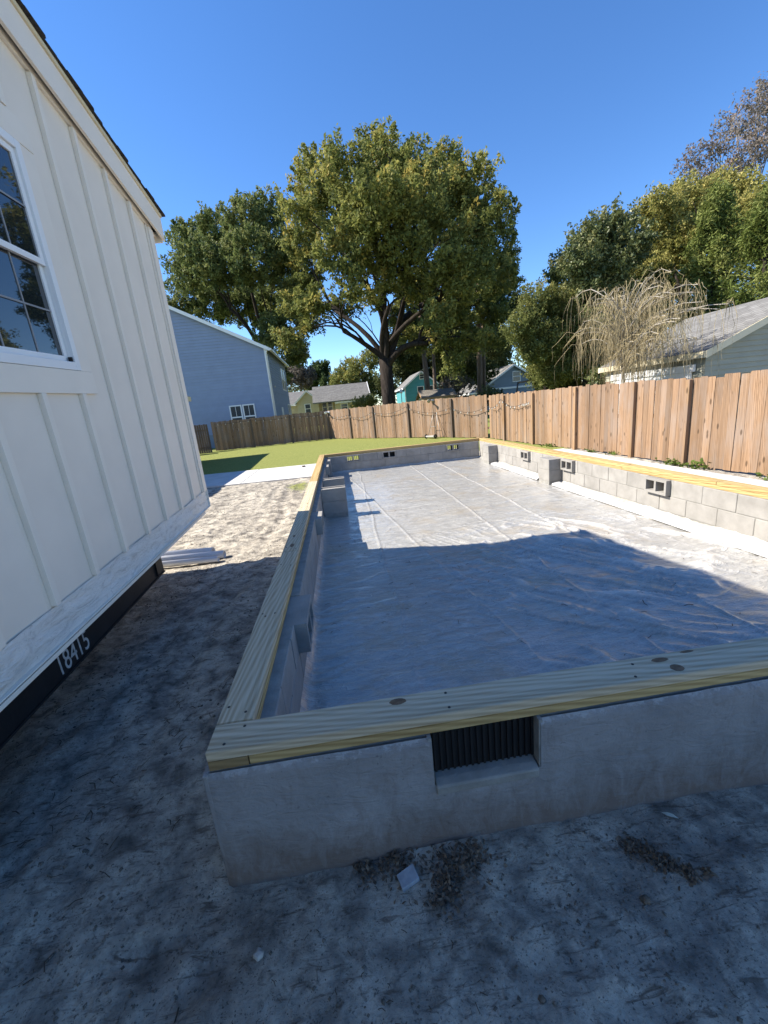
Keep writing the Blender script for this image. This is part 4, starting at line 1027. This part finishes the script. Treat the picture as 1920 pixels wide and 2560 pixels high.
BARE = [(25.5,27.5,15.0,0.88),(26.3,26.6,15.6,0.9),(32.7,32.0,19.5,1.07),(29.9,27.8,18.4,0.93),(30.7,27.5,16.6,1.43),(29.3,27.3,15.0,1.18),(27.8,27.7,14.6,1.07),(27.1,28.6,14.6,0.85),(32.4,28.6,19.1,1.46)]
MID1 = [(-3.3,54.3,8.8,1.05),(-4.6,56.1,7.6,1.23),(-3.1,54.0,6.3,1.44),(-5.6,54.3,6.3,1.2)]
MID2 = [(-0.9,60.9,7.5,1.31),(-2.3,61.0,6.3,1.42),(-0.0,59.0,5.4,1.28)]
MID3 = [(3.0,48.9,6.0,1.56),(1.9,46.7,4.7,1.5),(4.2,49.3,4.4,1.6),(1.3,47.2,3.5,1.21),(5.0,47.0,6.8,1.08),(3.0,47.3,3.1,1.32)]
MID4 = [(12.8,66.1,7.8,2.25),(15.8,66.5,9.2,2.56),(11.7,66.4,7.2,1.8),(14.6,66.0,5.0,2.43),(17.7,66.6,5.8,2.43),(8.5,66.2,4.5,1.7)]
MID5 = [(18.6,59.8,8.2,2.56),(20.6,56.8,9.1,2.45),(20.4,60.4,5.3,2.63),(22.5,56.2,6.3,2.47),(17.9,57.5,3.6,1.72),(23.1,59.8,3.3,2.06),(23.8,56.6,8.3,1.65)]
PINE1 = [(10.1,35.1,8.1,1.16),(11.1,35.0,9.2,1.31),(9.0,36.5,7.5,0.85)]
PINE2 = [(13.8,37.7,11.0,1.42),(14.5,34.9,9.0,1.34),(14.3,36.5,7.1,1.06),(14.9,35.0,11.1,1.16)]
far = lambda L, k: [(.6+(x-.6)*k, -1.26+(y+1.26)*k, 1.6+(z-1.6)*k, r*k) for x, y, z, r in L]
MID1 = far(MID1, 1.3); MID2 = far(MID2, 1.3); MID3 = far(MID3, 1.42)
tree('oak_tree', 'huge spreading oak with forked dark trunk standing behind the fence', (4.55, 30), 4.9, .55, OAK, 150000, .13, 'lf_oak', 'bark_oak', per=90, clus=.44, twigs=4, lean=(0, 0))
tree('oak_tree', 'smaller oak rising behind the blue house roof', (-5.6, 42), 6.2, .5, LEFTOAK, 95000, .155, 'lf_oak2', 'bark_oak', per=80, clus=.48, twigs=4)
tree('magnolia_tree', 'tall dark evergreen tree hung with ivy behind the weeping tree', (14.2, 19.4), 2.2, .2, MAGNOLIA, 62000, .08, 'lf_mag', 'bark_oak', 'trees beyond the right fence', per=60, clus=.3)
tree('vine_covered_tree', 'low rounded vine covered tree beside the slate blue house', (11.4, 19.8), 1.6, .16, RIGHTLOW, 70000, .062, 'lf_low', 'bark_oak', 'trees beyond the right fence', per=60, clus=.28)
tree('sweetgum_tree', 'broad yellow green tree above the grey outbuilding', (20.5, 21.2), 4, .25, YELLOW, 80000, .082, 'lf_yel', 'bark_oak', 'trees beyond the right fence', per=55, clus=.33)
tree('thin_tree', 'tall thinly leaved greyish tree behind the yellow green tree', (29.5, 28.5), 9, .28, BARE, 9500, .10, 'lf_bare', 'bark_grey', 'trees beyond the right fence', per=26, clus=.42, twigs=12)
tree('sweetgum_tree', 'dark olive tree filling the gap behind the weeping tree', (16.5, 24.5), 2.5, .22, [(15.2, 24, 8.2, 1.3), (17, 24.5, 9.2, 1.3), (18.6, 25, 8.6, 1.3), (16.2, 24.2, 6.2, 1.5), (18.4, 24.6, 6.2, 1.5), (15.4, 24, 4.2, 1.3), (17.6, 24.4, 4., 1.4), (19.8, 24.6, 4.4, 1.4), (21.6, 24.6, 5.8, 1.6), (22.6, 24.8, 3.8, 1.6), (24.6, 24.8, 5.2, 1.6), (21, 24.5, 3.4, 1.5)], 66000, .095, 'lf_low', 'bark_oak', 'trees beyond the right fence', per=60, clus=.34)
def cedar(name, label, base, h, r, n, lean=0):
    root = empty(name, (base[0], base[1], 0), 0, label, 'tree', 'cedars beyond the right fence'); m = MB()
    m.tube([(0, 0, -.2), (0, 0, h*.5), (0, 0, h*.97)], [.16, .1, .02], 7)
    P = []; shd = []
    for k in range(85):
        t = rnd.random()**.8; z = h*(.08+.9*t); rr = r*(1-t)**.75*rnd.uniform(.75, 1.1)+.12; a = rnd.uniform(0, 6.283)
        e = Vector((math.cos(a)*rr, math.sin(a)*rr, z+rr*.55)); m.tube([(0, 0, z*.96), e*.6+Vector((0, 0, z*.36)), e], [.03, .02, .008], 4, False)
        q = int(n/85); u = rg.random(q)**.6; c = np.array([0, 0, z*.96])*(1-u[:, None])+np.array(e)*u[:, None]
        c = c+rg.normal(size=(q, 3))*np.array([.13, .13, .17]); P.append(c); shd.append(np.full(q, .15+.6*rnd.random())+.2*u)
    m.build('trunk', MAT['bark_oak'], root); leaf_cloud('crown', np.concatenate(P), .10, MAT['lf_ced'], root, .26, .1, np.concatenate(shd))
cedar('cedar_tree', 'pointed bright green cedar right of the weeping tree', (18.0, 17.4), 9.4, 2.1, 30000)
cedar('cedar_tree', 'wide dark green cedar rising behind the grey outbuilding roof', (18.2, 15.2), 8.2, 2.3, 30000)
cedar('cedar_tree', 'cedar standing between the magnolia and the bright green cedar', (17.0, 20.5), 7.0, 2.2, 24000)
tree('far_tree', 'grey brown half bare tree beyond the bungalow roof', (-5.5, 71.8), 3.5, .25, MID1, 14000, .2, 'lf_farg', 'bark_grey', 'far trees', per=35, clus=.55, twigs=6)
tree('far_tree', 'dark evergreen treetop between the half bare tree and the porch house', (-1.7, 79), 4, .25, MID2, 14000, .22, 'lf_pine', 'bark_oak', 'far trees', per=45, clus=.5)
tree('far_tree', 'bright olive tree behind the porch house gable', (4.0, 68.7), 3, .25, MID3, 34000, .16, 'lf_oak', 'bark_oak', 'far trees', per=50, clus=.45)
tree('far_tree', 'dark green tree directly behind the teal house', (13.5, 66.2), 3, .3, MID4, 34000, .17, 'lf_far', 'bark_oak', 'far trees', per=50, clus=.7)
tree('far_tree', 'dense dark tree just right of the big oak trunk behind the pines', (13.5, 46), 3, .3, MID6, 60000, .16, 'lf_far', 'bark_oak', 'far trees', per=60, clus=.5)
tree('far_tree', 'wide shadowy tree between the teal and slate blue houses', (20.6, 58), 3, .3, MID5, 40000, .17, 'lf_far', 'bark_oak', 'far trees', per=50, clus=.7)
def pine(label, x, y, h, r, lobes, lean):
    root = empty('pine_tree', (x, y, 0), 0, label, 'tree', 'pines behind the fence'); o0 = Vector((x, y, 0)); m = MB()
    m.tube([(0, 0, -.2), (lean*.4, 0, h*.4), (lean, 0, h)], [r*1.15, r, r*.5], 9)
    for (a, b, c, q) in lobes:
        e = Vector((a, b, c))-o0; m.tube(bez((lean*.8, 0, min(h*.9, c-.5)), e, 0, 5), [.06, .05, .04, .03, .015], 5)
    m.build('trunk', MAT['bark_pine'], root)
    P, sh_ = crown_points(lobes, 7000, .4, 45, .6); leaf_cloud('crown', P-np.array(o0), .19, MAT['lf_pine'], root, .18, .2, sh_)
pine('slender pine with reddish trunk in front of the teal house', 8.95, 36, 9, .24, PINE1, -.35)
pine('thin pine trunk at the right edge of the teal house', 9.85, 37.5, 9.5, .16, [(10.6, 37, 9.3, 1.1), (9.4, 38, 8.6, 1.0)], .1)
pine('thicker of the twin pines left of the slate blue house', 13.55, 36, 12, .24, PINE2, .25)
pine('thinner of the twin pines left of the slate blue house', 14.05, 36.3, 12, .17, [(15.2, 36.5, 10.4, 1.2), (13.1, 36, 9.6, 1.1), (14.8, 37, 12.2, 1.2)], .2)
# shrubs seen over the fence
def bush(label, x, y, h, r, n, mat, size=.09):
    lob = [(x+rnd.uniform(-r, r)*.7, y+rnd.uniform(-r, r)*.4, h*rnd.uniform(.35, .85), r*rnd.uniform(.4, .6)) for k in range(6)]
    tree('bush', label, (x, y), h*.2, .05, lob, n, size, mat, 'bark_oak', 'shrubs beyond the fence', per=40, clus=.22, twigs=2, cat='bush')
bush('dark rounded bush at the foot of the twin pines', 14.6, 34.5, 2.2, 1.3, 7000, 'lf_mag')
bush('pale brown scrub beside the garden shed', 11.6, 37, 3.6, 1.7, 5000, 'lf_farg')
bush('yellowish shrub between the porch house and the oak trunk', 3.4, 38.5, 2.8, 1.2, 5000, 'lf_yel')
bush('dark shrub under the vine covered tree', 13.4, 22.0, 2.7, 1.2, 6000, 'lf_mag')
bush('dark shrub filling the gap below the magnolia', 13.0, 16.4, 2.9, 1.2, 6000, 'lf_mag')
bush('low green bush beside the swing set', 16.2, 27, 2.8, 1.3, 6000, 'lf_low')
# weeping tree with bare hanging twigs
def weeping():
    root = empty('weeping_tree', (8.8, 10.15, 0), 0, 'small weeping tree with pale bare hanging twigs above the right fence', 'tree'); m = MB(); tw = MB()
    m.tube([(0, 0, -.1), (.02, .0, 1.2), (-.02, .05, 1.9), (.03, .1, 2.5), (0, .15, 3.2)], [.07, .055, .045, .035, .025], 8)
    tips = []
    for k in range(66):
        a = rnd.uniform(0, 6.283) if k < 40 else rnd.gauss(-1.57, .5); z = rnd.choice((1.9, 2.3, 2.6, 2.9, 3.2)); L = rnd.uniform(.5, 1.6) if k < 40 else rnd.uniform(1.2, 2.7)
        d = Vector((math.cos(a)*.75, math.sin(a), 0)); s0 = Vector((0, .1, z)); zt = min(4.25, z+rnd.uniform(.45, 1.3)) if k < 40 else min(3.6, z+rnd.uniform(.3, .9))
        pts = []
        for q in range(7):
            t = q/6; pts.append(s0+d*L*t+Vector((rnd.gauss(0, .03), rnd.gauss(0, .03), (zt-z)*math.sin(t*2.1)/.95)))
        r0 = rnd.uniform(.012, .024); m.tube(pts, [r0*(1-.6*q/6) for q in range(7)], 5, False); tips.append(pts)
    for pts in tips:
        for j in range(22):
            p = pts[rnd.choice((1, 2, 3, 4, 5, 6))]; d = Vector((rnd.gauss(0, 1), rnd.gauss(0, 1), 0))*.22; L = rnd.uniform(.25, 1.5); q = [p]
            up_ = rnd.uniform(.02, .16)
            for k in range(1, 7):
                t = k/6; q.append(p+d*min(1, t*2.2)+Vector((rnd.gauss(0, .012), rnd.gauss(0, .012), up_*math.sin(min(1, t*3)*3.14)-L*max(0, t-.12)*1.1)))
            tw.tube(q, [.0055-.0038*k/6 for k in range(7)], 3, False)
    m.build('trunk', MAT['bark_pale'], root); tw.build('twigs', plain('pale_twig', (.34, .275, .155), .9, .1, .35, 9), root)
weeping()
# a far wood closing the horizon
fx = rg.uniform(-150, 170, 60000); cl = rg.integers(0, 700, 60000); cx = rg.uniform(-150, 170, 700); cy = rg.uniform(85, 120, 700); cz = rg.uniform(1.5, 8, 700)*(.7+.5*vnoise(cx*.06, cx*0, 5))
P = np.stack([cx[cl], cy[cl], cz[cl]], 1)+rg.normal(size=(60000, 3))*np.array([2.2, 2, 1.4])
P[:, 2] = np.abs(P[:, 2])
fw = leaf_cloud('far_wood', P, .42, MAT['lf_far'], None, .6, .3); tag(fw, 'dark green wood far beyond the houses', 'wood', kind='stuff')

# ================================================================== GRASS, WEEDS, LITTER
def inside_yard(x, y):
    diag = (y-CR[1])*(BD[0]-CR[0])-(x-CR[0])*(BD[1]-CR[1])      # sign test against the slanted fence
    return (diag < 0) & (y < 23.45) & (x < 7.55-.09*(y-1.2))
def blades(name, n, xr, yr, keep, hmin, hmax, wid, label, cat):
    x = rg.uniform(*xr, n); y = rg.uniform(*yr, n); k = keep(x, y); x = x[k]; y = y[k]; n = len(x); z = ground_z(x, y)-.005
    a = rg.uniform(0, 6.283, n); h = rg.uniform(hmin, hmax, n)*(.35+.7*vnoise(x*2.2, y*2.2, 7)+.7*vnoise(x*6.5, y*6.5, 8)**2); l = rg.normal(0, .45, (n, 2))*h[:, None]
    dx = np.cos(a)*wid; dy = np.sin(a)*wid
    V = np.stack([np.stack([x-dx, y-dy, z], 1), np.stack([x+dx, y+dy, z], 1), np.stack([x+dx*.3+l[:, 0], y+dy*.3+l[:, 1], z+h], 1), np.stack([x-dx*.3+l[:, 0], y-dy*.3+l[:, 1], z+h], 1)], 1).reshape(-1, 3)
    at = np.clip(-.3+.9*fbm(x*.9, y*.9, 3)+.95*vnoise(x*3.6, y*3.6, 12)+rg.normal(0, .16, n), 0, 1)
    o = link(name, fast_mesh(name, V, np.arange(4*n).reshape(n, 4), at), MAT['lf_grass']); tag(o, label, cat, kind='stuff')
def keep_lawn(x, y): 
    d = lawn_mask(x, y); slab = (x < 0) & (y > 9.6-.075*x) & (y < 12.44-.09*x)
    return (d > rg.random(len(x))*.9+.08) & inside_yard(x, y) & ~slab & ~((x > -.1) & (x < FW+.1) & (y < FL+.1))
blades('lawn_grass', 330000, (-9, 7.3), (7, 23.5), keep_lawn, .045, .12, .007, 'sunlit green lawn grass between the foundation and the fence', 'grass')
def tuft_keep(x, y): return keep_lawn(x, y) & (vnoise(x*4.2, y*4.2, 44) > .7)
blades('lawn_tufts', 150000, (-9, 7.3), (8.5, 23.4), tuft_keep, .10, .24, .007, 'taller tufts of grass standing up from the lawn', 'grass')
# broad-leaf weeds along the right fence
for k, (x, y, s_) in enumerate(((7.05, 6.22, 1.), (7.13, 5.72, 1.2), (7.02, 7.9, .7), (7.2, 4.25, 1.1), (6.85, 8.6, .6), (6.72, 10.4, .8))):
    lbs = ['small leafy weed left of a fence post on the sandy strip', 'larger leafy weed right of the same fence post', 'tiny weed on the sandy strip below the fence pickets', 'weed clump at the fence foot furthest from the lawn', 'low weed where the side path starts', 'tall grass weed at the edge of the lawn by the fence']
    P = rg.normal(size=(70, 3))*np.array([.11, .11, .05])*s_; P[:, 2] = np.abs(P[:, 2])+.02
    wd = empty('weed', (x, y, float(ground_z(x, y))), 0, lbs[k], 'weed', 'weeds at the fence foot')
    leaf_cloud('leaves', P, .045*s_, MAT['lf_weed'], wd, .6, .8)
    ms = MB(); 
    for q in range(5): ms.tube([(0, 0, -.02), (rnd.gauss(0, .05), rnd.gauss(0, .05), .1*s_)], .003, 4)
    ms.build('stem', MAT['lf_weed'], wd)
# twigs and pine straw strewn over the sand
def straw(name, n, xr, yr, keep, lmin, lmax, w, label):
    x = rg.uniform(*xr, n); y = rg.uniform(*yr, n); k = keep(x, y); x = x[k]; y = y[k]; n = len(x); z = ground_z(x, y)+.004
    a = rg.uniform(0, 6.283, n); L = rg.uniform(lmin, lmax, n); ux, uy = np.cos(a), np.sin(a); w = w*(.5+rg.random(n))
    bend = rg.normal(0, .25, n)*L
    P = [np.stack([x-ux*L, y-uy*L, z], 1), np.stack([x-uy*bend, y+ux*bend, z+.006], 1), np.stack([x+ux*L, y+uy*L, z+.002], 1)]
    nrm = np.stack([-uy*w, ux*w, 0*w], 1); up = np.stack([0*w, 0*w, w*1.2], 1); V = []
    for p in P: V += [p-nrm, p+up, p+nrm]
    V = np.stack(V, 1).reshape(-1, 3); b = np.arange(n)[:, None]*9
    Fq = np.concatenate([b+np.array(q)[None, :] for q in ((0, 1, 4, 3), (1, 2, 5, 4), (3, 4, 7, 6), (4, 5, 8, 7))])
    o = link(name, fast_mesh(name, V, Fq), MAT['straw']); tag(o, label, 'litter', kind='stuff')
out_ = lambda x, y: ~((x > -.03) & (x < FW+.03) & (y > -.05) & (y < FL+.05))
clump = lambda x, y: out_(x, y) & (fbm(x*1.6, y*1.6, 21) > .42+.25*rg.random(len(x)))
straw('pine_straw', 7000, (-3.2, -.03), (-1.3, 9.3), clump, .006, .034, .0017, 'dark twigs and pine straw strewn on the sand beside the white house')
straw('fine_litter', 1500, (-1.6, 3.2), (-1.1, -.04), clump, .003, .013, .001, 'fine dark litter on the shaded sand before the rendered wall')
straw('film_litter', 500, (.3, 4.2), (.3, 9.5), lambda x, y: fbm(x*1.6, y*1.6, 25) > .45, .005, .03, .0015, 'bits of straw lying on the plastic sheet')
for o in (bpy.data.objects['film_litter'],):
    V = np.empty(len(o.data.vertices)*3, np.float32); o.data.vertices.foreach_get('co', V); V = V.reshape(-1, 3); V[:, 2] += .2+film_z(V[:, 0], V[:, 1]); o.data.vertices.foreach_set('co', V.ravel())
# raked-up piles of dead leaves and roots
def pile(name, label, pts, n, mat, h=.03):
    C = []
    for (x, y, r) in pts:
        k = int(n*r*r/sum(p[2]**2 for p in pts)); q = rg.normal(size=(k, 2))*r*.55; xx = x+q[:, 0]; yy = y+q[:, 1]
        zz = ground_z(xx, yy)+.004+h*np.exp(-(q**2).sum(1)/(r*r*.5))*rg.random(k); C.append(np.stack([xx, yy, zz], 1))
    C = np.concatenate(C); o = leaf_cloud(name, C, .011, mat, None, .55, .6); tag(o, label, 'litter', kind='stuff'); return o
pile('leaf_litter', 'brown pile of dead leaves and roots against the rendered wall', [(.83, -.12, .09), (.78, -.19, .06), (.62, -.06, .08), (.92, -.10, .05), (.74, -.22, .035), (.5, -.05, .05)], 900, MAT['debris'])
pile('leaf_litter', 'streak of dark leaf litter on the sand right of the pile', [(1.50, -.16, .04), (1.54, -.2, .04), (1.57, -.24, .04), (1.62, -.28, .035), (1.68, -.3, .02)], 420, MAT['debris'], .015)
def lump(name, label, x, y, r, mat, cat, sq=.7, seed=0):
    bm = bmesh.new(); bmesh.ops.create_icosphere(bm, subdivisions=3, radius=r); rr = random.Random(seed)
    for v in bm.verts:
        d = v.co.normalized(); f = 1+.22*math.sin(d.x*5+seed)*math.cos(d.y*4+seed*2)+.1*math.sin(d.z*11+seed)+rr.uniform(-.03, .03); v.co = Vector((v.co.x*f, v.co.y*f*.9, v.co.z*f*sq))
    me = bpy.data.meshes.new(name); bm.to_mesh(me); bm.free(); me.polygons.foreach_set('use_smooth', [True]*len(me.polygons))
    o = link(name, me, mat); o.location = (x, y, float(ground_z(x, y))+r*sq*.55); tag(o, label, cat); return o
lump('stone', 'round pale stone half sunk in the shaded sand', .137, -.262, .016, MAT['stone'], 'stone', .8, 2)
lump('pebble', 'small brown pebble on the shaded sand', .98, -.50, .010, MAT['debris'], 'pebble', .6, 4)
lump('pebble', 'small dark clod beside the streak of leaf litter', 1.43, -.33, .014, MAT['debris'], 'clod', .7, 5)
ofc = MB(); ofc.prism([(-.034, -.026), (.036, -.022), (.034, .03), (-.036, .024)], 0, .022, 'z')
oc = ofc.build('block_offcut', MAT['offcut'], None, .002); oc.location = (.655, -.125, float(ground_z(.655, -.125))+.004); oc.rotation_euler = (.1, -.12, .25); tag(oc, 'grey offcut of lumber lying by the leaf pile', 'offcut')
lf = MB(); lf.add([(-.028, 0, 0), (-.01, -.009, .004), (.012, -.008, .006), (.03, 0, .002), (.012, .006, .007), (-.01, .007, .005)], [(0, 1, 2, 3, 4, 5)])
lo = lf.build('fallen_leaf', MAT['palechip']); lo.location = (1.72, -.09, float(ground_z(1.72, -.09))+.004); lo.rotation_euler = (0, 0, -.7); tag(lo, 'single pale fallen leaf on the sand near the wall foot', 'leaf')
ws = MB(); ws.box(-.05, .05, -.03, .03, 0, .04); wo_ = ws.build('wood_scrap', MAT['debris'], None, .004); wo_.location = (-.62, 11.9, .0125); wo_.rotation_euler = (0, 0, .4); tag(wo_, 'small brown scrap of wood on the concrete walkway', 'scrap')

# sand clods and grit on the foreground
def clods(name, n, xr, yr, r0, r1, label):
    x = rg.uniform(*xr, n); y = rg.uniform(*yr, n); k = out_(x, y) & (fbm(x*2.3, y*2.3, 33) > .35+.3*rg.random(n)); x = x[k]; y = y[k]; n = len(x)
    r = r0+(r1-r0)*rg.random(n)**3; c = np.stack([x, y, ground_z(x, y)+r*.25], 1)
    o6 = np.array([(1, 0, 0), (0, 1, 0), (-1, 0, 0), (0, -1, 0), (0, 0, .8), (0, 0, -.8)], float)
    V = c[:, None, :]+o6[None]*r[:, None, None]*rg.uniform(.6, 1.3, (n, 6, 1)); b = np.arange(n)[:, None]*6
    T = np.concatenate([b+np.array(t)[None] for t in ((0, 1, 4), (1, 2, 4), (2, 3, 4), (3, 0, 4), (1, 0, 5), (2, 1, 5), (3, 2, 5), (0, 3, 5))])
    o = link(name, fast_mesh(name, V.reshape(-1, 3), T), plain('clod', (.16, .142, .12), .95, .1, .4, 30, .3, 80, coord='World')); tag(o, label, 'soil', kind='stuff')
clods('sand_clods', 9000, (-2.6, 2.9), (-1.1, .0), .002, .008, 'small clods and grit on the shaded sand before the rendered wall')
clods('sand_clods', 9000, (-2.8, -.05), (0, 8.5), .003, .012, 'small clods and grit on the sand between house and foundation')
